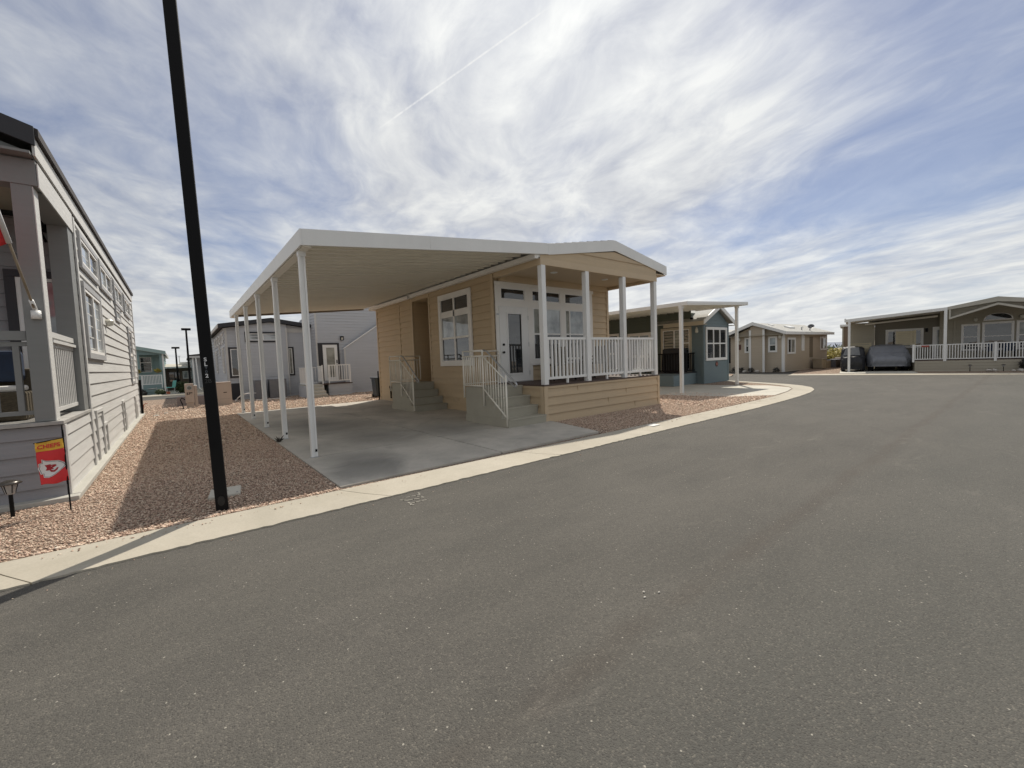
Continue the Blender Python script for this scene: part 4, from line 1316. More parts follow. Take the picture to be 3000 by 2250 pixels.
# solar path light
def path_light(name, label, x, y, z, k=1.0, group=None, m2=None):
    t = thing(name, label, 'path light', (x, y, z), group)
    build(MB().lathe((x, y, z), [(.018 * k, 0), (.018 * k, .27 * k)], 12), 'stake', M_black, t)
    build(MB().lathe((x, y, z + .265 * k), [(.03 * k, 0), (.04 * k, .02 * k), (.058 * k, .10 * k), (.06 * k, .115 * k)], 12), 'lens', mat('clear plastic lens', (.35, .35, .34), .15, .3, 20), t)
    mb = MB()
    for q in range(6):
        a = q * math.pi / 3; mb.tube([(x + .04 * k * math.cos(a), y + .04 * k * math.sin(a), z + .28 * k), (x + .064 * k * math.cos(a), y + .064 * k * math.sin(a), z + .385 * k)], .004 * k, 5, raw=True)
    build(mb, 'cage', M_black, t)
    build(MB().lathe((x, y, z + .38 * k), [(.095 * k, 0), (.10 * k, .008 * k), (.07 * k, .03 * k), (.03 * k, .045 * k), (.0, .047 * k)], 20), 'cap', mat('dull bronze cap', (.10, .09, .08), .3, .2, 8, metal=.6), t, smooth=True)
    return t
path_light('path_light', 'solar path light with wide metal cap beside the small red garden flag', -1.545, 7.09, .045, 1.0)

# ------------------------------------------------------------------ black street lamp pole in the foreground
px0, py0 = .287, 5.64
t = thing('street_lamp', 'tall black square street light pole with white stencilled characters, nearest the kerb', 'street lamp', (px0, py0, .045))
s_ = .057
c45 = F((px0, py0), (math.cos(-.10), math.sin(-.10)))
build(MB(c45).box((-s_, -s_, .03), (s_, s_, 7.6)), 'pole', M_black, t, bevel=.012)
build(MB(c45).box((-.35, -.16, 7.60), (.30, .16, 7.78)).box((-.1, -.05, 7.5), (.1, .05, 7.6)), 'lamp_head', M_black, t, bevel=.02)
pts = [(.034 * math.cos(a), .055 * math.sin(a)) for a in np.linspace(0, 2 * math.pi, 24, endpoint=False)]
mb = MB(c45); mb.prism([(a, .16 + b) for a, b in pts], s_, s_ + .006); cov = build(mb, 'hand_hole_cover', mat('matt black', (.004, .004, .004), .6, .1, 5), t)
mb = MB(c45); mb.prism([(a * 1.15, .16 + b * 1.12) for a, b in pts], s_, s_ + .003); build(mb, 'cover_rim', M_black, t)
mb = MB()
for ch, z in (('S', 1.718), ('L', 1.668), ('2', 1.543)):
    text_into(mb, ch, .056, lambda x, y, zz, z=z: c45(x - .012, s_ + .0015 + zz, z + y), .001, .0015)
build(mb, 'stencil', M_wcloth, t)
mb = MB()
for ch, z in (('9', 1.63), ('0', 1.588)):
    text_into(mb, ch, .042, lambda x, y, zz, z=z: c45(x - .012, s_ + .0015 + zz, z + y), .001, .001)
build(mb, 'stencil', mat('faded stencil', (.08, .09, .105), .6, .3, 60), t)
mb = MB(); text_into(mb, '2B', .060, lambda x, y, zz: c45(x - .006, s_ + .0015 + zz, 1.485 + y), .001, .000)
build(mb, 'stencil', mat('worn number', (.035, .035, .035), .6, .1, 10), t)

# the pole leans a little, away from the carport
t.rotation_euler = (0.0, -0.019, 0.0)

# utility box lid in the gravel behind the pole
t = thing('utility_box', 'pale grey utility box lid set in gravel behind the black pole', 'utility cover', (.36, 6.33, .05))
LD = F((.365, 6.33), (.98, -.12))
build(MB(LD).box((-.165, -.20, .03), (.165, .20, .085)), 'lid', M_conc, t, bevel=.015)
build(MB(LD).box((-.03, -.01, .0855), (.03, .01, .088)).box((-.14, -.17, .0855), (-.12, -.15, .089)).box((.12, .15, .0855), (.14, .17, .089)), 'bolt', M_plast, t)
# white plate on the kerb
t = tag(build(MB().box((7.9, 5.13, .040), (8.17, 5.30, .052)), 'kerb_plate', M_white, None, bevel=.003), 'small white plate on the kerb beside the shaded gravel', 'plate')

# weed growing at the foot of the second carport post
mb = MB()
rg = random.Random(4)
for i in range(16):
    a = rg.uniform(0, 6.28); l = rg.uniform(.10, .20); b = rg.uniform(.5, 1.3)
    p0 = Vector((1.545, 9.78, .05)); d = Vector((math.cos(a) * math.cos(b), math.sin(a) * math.cos(b), math.sin(b)))
    p1 = p0 + d * l * .6; p2 = p0 + d * l + Vector((math.cos(a), math.sin(a), 0)) * .03; s3 = d.cross(Vector((0, 0, 1))).normalized() * .018
    mb.add([tuple(p0), tuple(p1 + s3), tuple(p2), tuple(p1 - s3)], [(0, 1, 2, 3)], raw=True)
tag(build(mb, 'weed', M_leafd, None), 'dark leafy weed at the foot of the second carport post', 'weed')

# sprayed number on the asphalt
def ribbon(mb, pts, wd, z=.004):
    for (xa, ya), (xb, yb) in zip(pts, pts[1:]):
        dx, dy = xb - xa, yb - ya; l = math.hypot(dx, dy) or 1; nx, ny = -dy / l * wd / 2, dx / l * wd / 2; ex, ey = dx / l * wd * .3, dy / l * wd * .3
        mb.add([(xa - nx - ex, ya - ny - ey, z), (xb - nx + ex, yb - ny + ey, z), (xb + nx + ex, yb + ny + ey, z), (xa + nx - ex, ya + ny - ey, z)], [(0, 1, 2, 3)], raw=True)
sys_g = {}
mb = MB()
ribbon(mb, [(2.03, 4.660), (2.08, 4.650), (2.15, 4.645), (2.19, 4.64)], .014); ribbon(mb, [(2.19, 4.64), (2.205, 4.68), (2.21, 4.715)], .020, .0044)
ribbon(mb, [(1.935, 4.62), (1.96, 4.585), (1.99, 4.545)], .018); ribbon(mb, [(1.99, 4.545), (2.06, 4.535), (2.13, 4.505), (2.17, 4.50), (2.185, 4.53), (2.17, 4.575), (2.14, 4.59)], .018, .0044)
ribbon(mb, [(1.97, 4.42), (2.03, 4.42), (2.10, 4.42), (2.16, 4.41)], .017); ribbon(mb, [(1.965, 4.47), (1.97, 4.42), (1.95, 4.365), (1.975, 4.355)], .020, .0044)
tag(build(mb, 'sprayed_number', mat('worn white paint', (.27, .255, .22), .8, .08, 5), None), 'white sprayed number 721 on the asphalt below the driveway', 'road marking')
# crumbs on the road
mb = MB(); rg = random.Random(9)
for i in range(24):
    x, y = rg.uniform(1.5, 7), rg.uniform(.6, 4.6)
    rockmesh(mb, (x, y, .003), (rg.uniform(.002, .005),) * 2 + (.004,), i)
for x, y in ((2.35, 1.62), (2.42, 1.55), (2.30, 1.58)): rockmesh(mb, (x, y, .004), (.011, .008, .006), int(x * 100))
struct(build(mb, 'road_grit', M_rock), 'stuff')

# ================================================================== behind the carport: grey home with charcoal trim
GY = 25.5
g2 = thing('park_home', 'mid grey home with charcoal trim and low gable, seen between the carport posts', 'house', (4.0, GY, 0))
GF = F((0, GY), (1, 0), (0, -1)); GS = F((1.95, 0), (0, 1), (-1, 0))
gtop = lambda u: 3.70 + (4.02 - 3.70) * (1 - abs(u - 4.0) / 2.05)
mb = MB(GF); mb.lap(1.95, 6.0, .9, 4.05, 0, .16, .024, top=gtop); mb.lap(2.5, 4.72, .05, 4.05, .14, .16, .024, top=gtop)
mb.quad((2.5, 0, .05), (2.5, .15, .05), (2.5, .15, 3.75), (2.5, 0, 3.75)); mb.quad((4.72, 0, .05), (4.72, .15, .05), (4.72, .15, 3.75), (4.72, 0, 3.75))
mb.lap(4.72, 6.0, .05, .9, 0, .16, .024)
mb.fr = GS; mb.lap(GY, 36.2 - 1, .05, 3.72, 0, .18, .026)
mb.fr = W0; mb.box((2.0, GY + .05, .1), (6.0, 35.0, 3.6))
build(mb, 'wall', M_grey2, g2)
build(MB(GF).box((1.95, -.02, .05), (2.5, .02, .92)), 'dark_void_sheet', M_char, g2)  # charcoal sheet standing for the dark void under the wall
mb = MB(GF)
for x in (1.99, 5.96): mb.box((x - .05, .016, .9), (x + .05, .04, 3.68))
for x in (2.52, 4.70): mb.box((x - .035, .15, .05), (x + .035, .18, 3.72))
mb.box((4.74, .016, 3.50), (6.0, .035, 3.72))
build(mb, 'corner_trim', M_grey, g2)
mb = MB(); mb.prism([(1.70, 3.72), (1.70, 3.86), (4.0, 4.22), (6.3, 3.86), (6.3, 3.72), (4.0, 4.10)], GY - .30, 35.3); build(mb, 'roof', M_roofd, g2)
mb = MB(); mb.prism([(1.68, 3.68), (1.68, 3.88), (4.0, 4.24), (6.32, 3.88), (6.32, 3.68), (4.0, 4.03)], GY - .34, GY - .305); build(mb, 'rake_fascia', M_char, g2)
mb = MB(); mb.box((1.66, GY - .3, 3.70), (1.70, 35.3, 3.86)); build(mb, 'eave_fascia', M_grey, g2)
window(g2, GF, 2.87, 4.30, 3.06, 3.42, .15, .09, M_char, M_white, us=(3.6,), glass=M_blindrefl, depth=.04, sash=.03)
window(g2, GF, 2.13, 2.46, 1.27, 2.64, .016, .09, M_char, M_white, depth=.04, sash=.04, glass=M_glass)
window(g2, GF, 4.78, 4.95, 1.25, 2.64, .016, .08, M_char, M_white, depth=.04, sash=.03, glass=M_curtain)
for a, b in ((26.2, 27.2), (27.9, 28.9), (29.6, 30.6), (31.3, 32.3)):
    window(g2, GS, a, b, 3.05, 3.42, .014, .07, M_grey, M_whitewall, depth=.04, glass=M_curtain)
window(g2, GS, 26.4, 27.2, 1.5, 2.7, .014, .08, M_grey, M_whitewall, depth=.04, glass=M_blindrefl); window(g2, GS, 31.0, 32.2, 1.5, 2.7, .014, .08, M_grey, M_whitewall, depth=.04, glass=M_blindrefl)
window(g2, GS, 28.6, 29.1, 2.5, 2.9, .014, .07, M_grey, M_whitewall, depth=.04, glass=M_blindrefl)

bk = thing('storage_building', 'taller flat grey lap-sided building with white door and sloping stair wall behind the carport', 'building', (7.5, 24.3, 0))
BF = F((0, 24.3), (1, 0), (0, -1))
mb = MB(BF); mb.lap(5.94, 13.0, .05, 5.0, 0, .16, .024)
mb.fr = F((5.94, 0), (0, 1), (-1, 0)); mb.lap(24.3, 31.5, .05, 5.0, 0, .16, .024, top=lambda u: 4.75 - (u - 24.3) * .11)
mb.fr = W0; mb.box((6.0, 24.35, .05), (12.9, 31, 4.0))
build(mb, 'wall', M_grey2, bk)
build(MB().box((5.90, 24.27, .05), (6.0, 24.285, 4.95)), 'corner_trim', M_grey, bk)
SWF = F((0, 24.05), (1, 0), (0, -1))
mb = MB(SWF); mb.lap(7.28, 12.4, .05, 5.2, 0, .16, .024, top=lambda u: 2.52 + (u - 7.28) * .665)
mb.quad((7.28, 0, .05), (7.28, -.25, .05), (7.28, -.25, 2.52), (7.28, 0, 2.52))
build(mb, 'stair_wall', M_grey2, bk)
mb = MB(SWF); mb.prism([(7.25, 2.50), (7.25, 2.555), (11.2, 5.18), (11.2, 5.125)], -.06, .05); build(mb, 'sloping_cap', M_white, bk)
build(MB(SWF).box((7.27, .016, .05), (7.36, .03, 2.5)), 'corner_trim', M_grey, bk)
mb = MB(BF); mb.box((5.98, .016, .80), (6.22, .05, 2.86)); mb.box((6.98, .016, .80), (7.09, .05, 2.86)); mb.box((6.22, .016, 2.76), (6.98, .05, 2.86)); fr_ = build(mb, 'door_surround', M_char, bk)
dr = build(MB(BF).box((6.22, .016, .80), (6.98, .045, 2.76)), 'door', M_white, bk)
build(MB(BF).box((6.40, .045, .98), (6.82, .052, 2.60)), 'pane', M_curtain, dr)
build(MB(BF).box((6.90, .046, 1.74), (6.95, .065, 1.92)).box((6.90, .046, 1.62), (6.95, .07, 1.68)), 'handle', M_black, dr)
mb = MB(BF); mb.box((7.18, .026, 3.0), (7.34, .03, 3.22)); mb.box((7.17, .03, 3.18), (7.35, .14, 3.22)); mb.box((7.18, .04, 3.0), (7.20, .13, 3.18)); mb.box((7.32, .04, 3.0), (7.34, .13, 3.18)); la = build(mb, 'wall_lantern', M_black, bk)
build(MB(BF).box((7.22, .05, 3.03), (7.30, .12, 3.16)), 'lamp_glass', M_lamp, la)
mb = MB(); mb.lap(0, 0, 0, 0) if False else None
LFd = F((0, 23.25), (1, 0), (0, -1))
mb = MB(LFd); mb.lap(6.15, 7.35, .05, .64, 0, .16, .024); mb.box((6.15, -.8, .05), (7.35, -.02, .62)); build(mb, 'landing', M_grey2, bk)
build(MB().box((5.85, 23.2, .64), (7.38, 24.28, .68)), 'landing_top', M_deck, bk)
railing(bk, LFd, 6.2, 7.30, -.03, .80, 1.66, 9, M_white, .03, .045, 'railing', posts=[(6.2, .50, 1.66, .05), (7.30, .50, 1.66, .05)])
railing(bk, F((5.85, 0), (0, 1), (-1, 0)), 23.25, 24.2, -.03, .80, 1.62, 9, M_white, .02, .04, 'railing', posts=[(23.25, .5, 1.66, .05)])
railing(bk, F((4.95, 0), (0, 1), (-1, 0)), 22.5, 24.2, -.03, .70, 1.56, 11, M_white, .02, .04, 'railing', posts=[(22.5, .3, 1.6, .05)])
railing(bk, F((0, 24.2), (1, 0), (0, -1)), 4.97, 5.83, 0, .70, 1.56, 7, M_white, .02, .04, 'railing')
mb = MB()
for i in range(4): mb.box((4.98, 22.35 + i * .3, .05), (5.86, 24.25, .20 + i * .155))
build(mb, 'steps', M_conc, bk, bevel=.01)
build(MB().box((4.90, 22.4, .05), (4.975, 24.25, .62)), 'stair_side', M_grey2, bk)

def ac(x, y, wd, dp, h, label):
    t = thing('air_conditioner', label, 'air conditioner', (x, y, .045), 'air conditioners against the grey home')
    b = build(MB().box((x, y, .05), (x + wd, y + dp, h)), 'casing', M_plast, t, bevel=.02)
    mb = MB()
    for i in range(int((h - .15) / .035)): mb.box((x + .04, y - .008, .10 + i * .035), (x + wd - .04, y - .001, .118 + i * .035))
    build(mb, 'grille', mat('grey louvre', (.24, .24, .25), .5, .1, 5), b)
ac(2.98, 24.55, .52, .5, 1.0, 'left grey air conditioner, the narrower one against the grey home')
ac(3.62, 24.50, .78, .6, 1.03, 'right grey air conditioner, the wider one against the grey home')
mb = MB(); mb.tube([(2.1, 23.9, .05), (2.12, 23.7, .22), (2.3, 23.5, .40), (2.55, 23.5, .44), (2.9, 23.7, .42)], .022, 8, raw=True); mb.tube([(2.1, 23.9, .05), (2.1, 23.9, .16)], .05, 8, raw=True)
mb.tube([(2.6, 23.9, .07), (3.4, 23.7, .07), (4.4, 23.8, .08)], .018, 6, raw=True)
tag(build(mb, 'white_hose', M_whitewall, None, smooth=True), 'white hose looping over the gravel before the grey home', 'hose')

# utility pedestals and boxes
t = thing('electric_pedestal', 'tan electric meter pedestal numbered 579 standing in gravel beyond the carport', 'utility pedestal', (.32, 22.3, .045))
build(MB().box((.17, 22.28, .27), (.475, 22.52, 1.08)), 'cabinet', M_ped, t, bevel=.008)
build(MB().box((.20, 22.31, .02), (.45, 22.5, .27)), 'base', M_ped, t)
mb = MB(); fr_ = F((.325, 22.28), (1, 0), (0, -1))
mb.prism([(.095 * math.cos(a), .90 + .095 * math.sin(a)) for a in np.linspace(0, 2 * math.pi, 24, endpoint=False)], 0.001, .035); mt_ = None
mb2 = MB(fr_); mb2.prism([(.095 * math.cos(a), .90 + .095 * math.sin(a)) for a in np.linspace(0, 2 * math.pi, 24, endpoint=False)], .001, .03); mr = build(mb2, 'meter', M_metal, t)
mb2 = MB(fr_); mb2.prism([(.07 * math.cos(a), .90 + .07 * math.sin(a)) for a in np.linspace(0, 2 * math.pi, 24, endpoint=False)], .031, .06); build(mb2, 'dial', M_curtain, mr)
mb2 = MB(fr_); text_into(mb2, '579', .135, lambda x, y, z: fr_(x - .005, .004 + z, .655 + y), .004, .004); build(mb2, 'lettering', M_black, t)
t = thing('pedestal_post', 'narrow tan pedestal standing right of the numbered meter pedestal', 'utility pedestal', (.53, 22.4, .045))
build(MB().box((.485, 22.34, .03), (.59, 22.5, .97)), 'post', M_ped, t, bevel=.008); build(MB().box((.48, 22.33, .965), (.595, 22.51, 1.0)), 'cap', M_whitewall, t, bevel=.004)
mb = MB(); mb.tube([(.15, 22.3, .42), (.05, 22.25, .50), (.0, 22.2, .42), (.06, 22.15, .22), (.08, 22.1, .05)], .02, 8, raw=True)
tag(build(mb, 'black_cable', M_black, None, smooth=True), 'black cable hanging from the left of the meter pedestal', 'cable')
t = thing('transformer_box', 'tan steel transformer box with lift-off lid beside the black pole', 'utility box', (1.55, 22.3, .045))
b = build(MB().box((1.26, 22.25, .03), (1.80, 22.8, 1.02)), 'cabinet', M_ped, t, bevel=.012); build(MB().box((1.25, 22.24, 1.02), (1.81, 22.81, 1.07)), 'lid', M_ped, t, bevel=.008)
build(MB().box((1.50, 22.243, .60), (1.62, 22.249, .63)), 'latch', M_black, b); build(MB().box((1.265, 22.247, .33), (1.795, 22.25, .336)), 'panel_joint', M_plast, b)
tag(build(MB().box((-.12, 24.0, .03), (1.7, 24.7, .46)), 'concrete_box', mat('brown grey concrete', (.25, .21, .20), .8, .1, 2), None, bevel=.01), 'low brown grey box behind the meter pedestal', 'utility box')
mb = MB(); mb.tube([(-1.20, 22.3, .03), (-1.16, 22.3, .32), (-1.10, 22.3, .38), (-1.04, 22.3, .36)], .014, 8, raw=True)
tag(build(mb, 'hooked_pipe', M_terra, None, smooth=True), 'thin hooked pipe rising from gravel near the end of the pale grey home', 'pipe')
tag(build(rockmesh(rockmesh(MB(), (-.7, 19.5, .06), (.10, .07, .04), 2), (-.45, 20.2, .06), (.06, .05, .04), 3), 'loose_stones', M_rock, None), 'two white stones lying in gravel right of the pale grey home', 'stones')
t = thing('trash_bin', 'dark blue wheeled trash bin behind the far corner of the tan home', 'trash bin', (7.45, 19.5, .045))
build(MB().prism([(7.22, .10), (7.16, .92), (7.75, .92), (7.70, .10)], 19.3, 19.8), 'body', M_bin, t, bevel=.02)
build(MB().box((7.13, 19.25, .92), (7.78, 19.85, .98)), 'lid', M_bin, t, bevel=.015); build(MB().tube([(7.2, 19.82, .12), (7.7, 19.82, .12)], .09, 12, raw=True), 'wheel', M_black, t)

# ------------------------------------------------------------------ across the back street
TY = 39.0
th = thing('park_home', 'teal home with gabled white-railed porch across the back street at left', 'house', (-2.6, TY, 0))
TF = F((0, TY), (1, 0), (0, -1))
mb = MB(TF); mb.lap(-6.0, -.88, .05, .75, 0, .18, .026); mb.fr = F((0, TY + 2.2), (1, 0), (0, -1)); mb.lap(-6, -.85, .7, 2.95, 0, .18, .026)
mb.fr = F((-.85, 0), (0, 1), (1, 0)); mb.lap(TY + 2.2, 52, .05, 2.95, 0, .18, .026); mb.lap(TY, TY + 2.2, .05, .75, 0, .18, .026)
mb.fr = W0; mb.box((-6, TY + 2.3, .1), (-.9, 51.9, 2.9))
build(mb, 'wall', M_teal2, th)
mb = MB(TF); mb.prism([(-6.2, 2.9), (-.86, 2.85), (-.86, 2.97), (-3.4, 3.55), (-6.2, 3.0)], 0, .05); build(mb, 'gable_panel', M_teal2, th)
mb = MB(); mb.prism([(-6.3, 2.95), (-6.3, 3.1), (-3.4, 3.72), (-.62, 3.08), (-.62, 2.86), (-3.4, 3.48)], TY - .25, 52.3); build(mb, 'roof', M_roof, th)
mb = MB(); mb.prism([(-3.4, 3.50), (-3.4, 3.75), (-.60, 3.10), (-.60, 2.86)], TY - .30, TY - .255); build(mb, 'rake_fascia', mat('pale teal trim', (.30, .40, .38), .5, .05, 2), th)
for x in (-.90, -2.12): build(MB().box((x - .07, TY - .04, .72), (x + .07, TY + .10, 2.88)), 'porch_post', M_teal2, th)
build(MB().box((-.83, TY - .03, .05), (-.74, TY + .12, 2.95)), 'corner_trim', M_whitewall, th)
railing(th, TF, -2.14, -.93, .02, .76, 1.44, 15, M_white, .035, .05, 'railing', posts=[(-2.0, .45, 1.44, .06), (-.93, .5, 1.44, .06)])
railing(th, TF, -5.9, -2.14, .02, .76, 1.44, 34, M_white, .035, .05, 'railing')
window(th, F((0, TY + 2.2), (1, 0), (0, -1)), -2.15, -1.5, 1.65, 2.75, .016, .1, M_teal2, M_white, zs=(2.35,), glass=M_glass)
mb = MB(); [foliage(mb, c_, (.16, .16, .13), 60, .09, i) for i, c_ in enumerate([(-1.12, TY - .12, 1.75), (-2.2, TY - .12, 1.72)])]
for i, c_ in enumerate([(-1.12, TY - .12, 1.72), (-2.2, TY - .12, 1.70)]):
    t = thing('hanging_basket', ['right', 'left'][i] + ' hanging flower basket on the teal porch', 'flower basket', (c_[0], c_[1], c_[2] - .1), 'flower baskets on the teal porch')
    build(foliage(MB(), c_, (.18, .16, .13), 80, .10, i), 'flowers', M_leafy, t); build(MB().lathe((c_[0], c_[1], c_[2] - .16), [(.06, 0), (.12, .10)], 12), 'basket', M_woodd, t)
t = thing('satellite_dish', 'small pale dish lying on its mount before the teal porch', 'dish', (-1.4, 38.5, .05))
build(MB().tube([(-1.25, 38.5, .05), (-1.25, 38.5, .55)], .03, 8, raw=True), 'mount', M_metal, t); build(MB().lathe((-1.5, 38.5, .42), [(.0, 0), (.2, .03), (.28, .08)], 16), 'bowl', M_metal, t, smooth=True)
mb = foliage(MB(), (-1.05, 38.2, .22), (.30, .22, .20), 160, .10, 11); tag(build(mb, 'shrub', M_leaf, None), 'low green shrub at the corner of the teal porch', 'shrub')
mb = foliage(MB(), (-2.0, 38.3, .24), (.28, .22, .22), 130, .10, 12); tag(build(mb, 'shrub', M_leafd, None), 'dark shrub left of the dish before the teal porch', 'shrub')

br = thing('park_home', 'low brown home with pale metal awning between the teal home and lamp posts', 'house', (.2, 46, 0))
BR = F((0, 46), (1, 0), (0, -1))
mb = MB(BR); mb.lap(-1.5, 6, .05, 2.0, 0, .18, .026); mb.fr = W0; mb.box((-1.5, 46.1, .05), (6, 54, 1.95)); build(mb, 'wall', M_brown, br)
mb = MB(); mb.prism([(45.2, 1.93), (45.2, 2.0), (50, 2.32), (54.5, 2.0), (54.5, 1.9)], -1.6, 6.1, axis='u'); build(mb, 'roof', M_conc, br)
build(MB().box((-1.6, 45.14, 1.90), (6.1, 45.195, 2.03)), 'awning_edge', M_white, br)
window(br, BR, -.62, .12, .75, 1.58, .016, .05, M_brown, M_char, us=(-.25,), glass=M_glass, name='sliding_door')
window(br, BR, .36, .95, 1.02, 1.58, .016, .06, M_whitewall, M_whitewall, us=(.65,), glass=M_blindrefl)
build(MB().box((.2, 48, 2.2), (2.6, 50, 2.44)), 'roof_unit', M_white, br); build(MB().tube([(.17, 47.6, 2.1), (.17, 47.6, 2.98)], .03, 6, raw=True).box((.07, 47.55, 2.95), (.27, 47.65, 2.99)), 'vent_pipe', M_white, br)

g3 = thing('park_home', 'grey home with white porch posts and dark eave just left of the charcoal-trimmed home', 'house', (2.6, 38.6, 0))
mb = MB(F((0, 41.0), (1, 0), (0, -1))); mb.lap(.95, 6, .05, 2.7, 0, .18, .026); mb.fr = W0; mb.box((.95, 41.1, .05), (6, 50, 2.65)); mb.fr = F((.95, 0), (0, 1), (-1, 0)); mb.lap(41, 50, .05, 2.7, 0, .18, .026); build(mb, 'wall', M_grey2, g3)
mb = MB(); mb.prism([(.70, 2.62), (.70, 2.78), (3.6, 3.1), (6.3, 2.78), (6.3, 2.62)], 38.4, 50.2); build(mb, 'roof', M_roofd, g3)
build(MB().box((.69, 38.36, 2.55), (6.3, 38.39, 2.70)), 'eave_fascia', M_grey, g3)
for x in (.90, 1.9, 4.2): build(MB().box((x - .05, 38.5, .1), (x + .05, 38.6, 2.62)), 'porch_post', M_white, g3)
build(MB().tube([(1.08, 38.42, 2.55), (1.16, 38.42, .35), (1.28, 38.42, .2)], .04, 8, raw=True), 'downspout', M_white, g3)
build(MB().box((.9, 38.55, .05), (6, 41, .30)), 'porch_base', M_conc, g3)

def far_lamp(x, y, h, label):
    t = thing('street_lamp', label, 'street lamp', (x, y, .05), 'far street lamps')
    build(MB().tube([(x, y, .05), (x, y, h - .1)], [.075, .055], 10, raw=True), 'pole', M_black, t)
    build(MB().box((x - .26, y - .15, h - .14), (x + .26, y + .15, h)), 'lamp_head', M_black, t, bevel=.02)
far_lamp(.62, 36.55, 4.55, 'taller and nearer of the two distant shoebox street lamps, left of the black pole')
far_lamp(-.03, 43.5, 3.60, 'smaller and farther of the two distant shoebox street lamps, near the teal home')

t = thing('patio_chair', 'teal metal patio chair on the patio across the back street', 'chair', (-.35, 38.3, .05))
build(MB().prism([(-.40, .52), (-.32, .98), (-.12, .98), (-.20, .52)], 38.1, 38.6), 'backrest', M_tealp, t, bevel=.02); build(MB().box((-.72, 38.1, .48), (-.22, 38.6, .53)), 'seat', M_tealp, t, bevel=.02)
for x in (-.68, -.26): build(MB().box((x - .02, 38.12, .05), (x + .02, 38.16, .48)), 'leg', M_metal, t)
tag(build(foliage(MB(), (.22, 38.6, .45), (.48, .35, .42), 420, .13, 21), 'bush', M_leaf, None), 'round green bush beside the teal patio chair', 'bush')
tag(build(MB().lathe((-.62, 38.0, .05), [(.09, 0), (.12, .17), (.13, .18)], 12), 'flower_pot', M_terra, None), 'small terracotta pot on the ground below the teal chair', 'pot')

# ================================================================== blue green home at the bend, with its carport
gq = thing('park_home', 'blue green home with steep little gable over a triple window, beside its own carport', 'house', (21.2, 10.1, 0))
GX = 19.93
BX = F((0, 10.12), (1, 0), (0, -1)); BS = F((GX, 0), (0, 1), (-1, 0))
mb = MB(BX); mb.lap(GX, 22.52, .05, 3.8, 0, .155, .024, top=lambda u: 3.0 + (3.78 - 3.0) * (1 - abs(u - 21.22) / 1.3))
mb.fr = F((22.52, 0), (0, 1), (1, 0)); mb.lap(10.12, 11.6, .05, 3.0, 0, .155, .024)
mb.fr = BS; mb.lap(10.12, 10.72, .05, 2.98, 0, .155, .024)
build(mb, 'bay_wall', M_teal, gq)
mb = MB(BS); mb.lap(10.72, 25, .05, 3.68, 0, .155, .024); mb.fr = W0; mb.box((20.0, 10.8, .05), (23.3, 25, 3.55)); mb.box((20.0, 10.2, .05), (22.45, 10.8, 3.0)); build(mb, 'side_wall', M_olive, gq)
mb = MB(BX); mb.box((GX - .015, .016, .05), (GX + .09, .03, 3.0)); mb.box((22.43, .016, .05), (22.53, .03, 3.0)); mb.fr = BS; mb.box((10.105, .016, .05), (10.21, .03, 2.95)); build(mb, 'corner_trim', M_teal, gq)
# gable roof of the bay
mb = MB(); mb.prism([(19.56, 3.02), (19.56, 3.08), (21.2, 3.90), (22.86, 3.08), (22.86, 3.02), (21.2, 3.82)], 9.92, 12.6); build(mb, 'bay_roof', M_roof, gq)
mb = MB(); mb.prism([(19.54, 2.90), (19.54, 3.11), (21.2, 3.94), (22.88, 3.11), (22.88, 2.90), (21.2, 3.72)], 9.87, 9.915); build(mb, 'gable_fascia', M_white, gq, bevel=.004)
build(MB().box((19.53, 9.92, 2.88), (19.56, 12.0, 3.07)), 'eave_fascia', mat('cream trim', (.50, .44, .34), .55, .05, 2), gq)
mb = MB(); mb.box((19.57, 9.92, 2.90), (GX, 12, 2.93)); mb.box((22.53, 9.92, 2.90), (22.85, 12, 2.93)); build(mb, 'soffit', M_taupe, gq)
mb = MB(); mb.prism([(19.97, 3.60), (21.6, 3.93), (23.6, 3.62), (23.6, 3.5), (19.97, 3.5)], 12.7, 25.3); build(mb, 'roof', M_roof, gq)
window(gq, BX, 20.18, 22.20, 1.24, 2.72, .016, .085, M_white, M_white, us=(20.87, 21.53), zs=(2.0,), depth=.05, sash=.045, glass=M_glass)
mb = MB(BX); mb.prism([(21.21 + .135 * math.cos(a), .97 + .135 * math.sin(a)) for a in np.linspace(0, 2 * math.pi, 8, endpoint=False) + .39], .016, .035); pl_ = build(mb, 'number_plaque', M_plate, gq)
mb = MB(BX)
for k in range(3): mb.box((21.12 + k * .065, .035, .91), (21.16 + k * .065, .040, 1.03))
build(mb, 'plaque_mark', mat('copper marks', (.35, .16, .12), .5, .1, 5), pl_)
mb = MB(BS); mb.lathe((10.42, .05, 2.52), [(.03, 0), (.08, .05), (.06, .22), (.03, .26)], 12); mb.box((10.40, .01, 2.72), (10.46, .06, 2.82)); build(mb, 'wall_lamp', M_lamp, gq, smooth=True)
window(gq, BS, 10.80, 12.25, .75, 2.76, .012, .11, mat('cream trim 2', (.50, .44, .34), .55, .05, 2), M_whitewall, us=(11.15, 11.62), depth=.05, sash=.04, panes=[M_glass, M_curtain, M_glass], name='sliding_door')
build(MB(BS).box((10.84, .05, 2.05), (11.13, .058, 2.10)), 'door_rail', M_white, gq)
window(gq, BS, 13.05, 14.35, 1.5, 2.66, .012, .10, M_whitewall, M_whitewall, us=(13.7,), depth=.05, sash=.05, glass=M_blindrefl)  # pale panes stand for a bright reflection in the glass
window(gq, BS, 15.1, 15.8, 1.7, 2.75, .012, .08, M_whitewall, M_whitewall, depth=.05, sash=.05, glass=M_glass)
build(MB(BS).box((10.60, .0, 3.18), (10.72, .12, 3.30)), 'camera_box', M_black, gq)
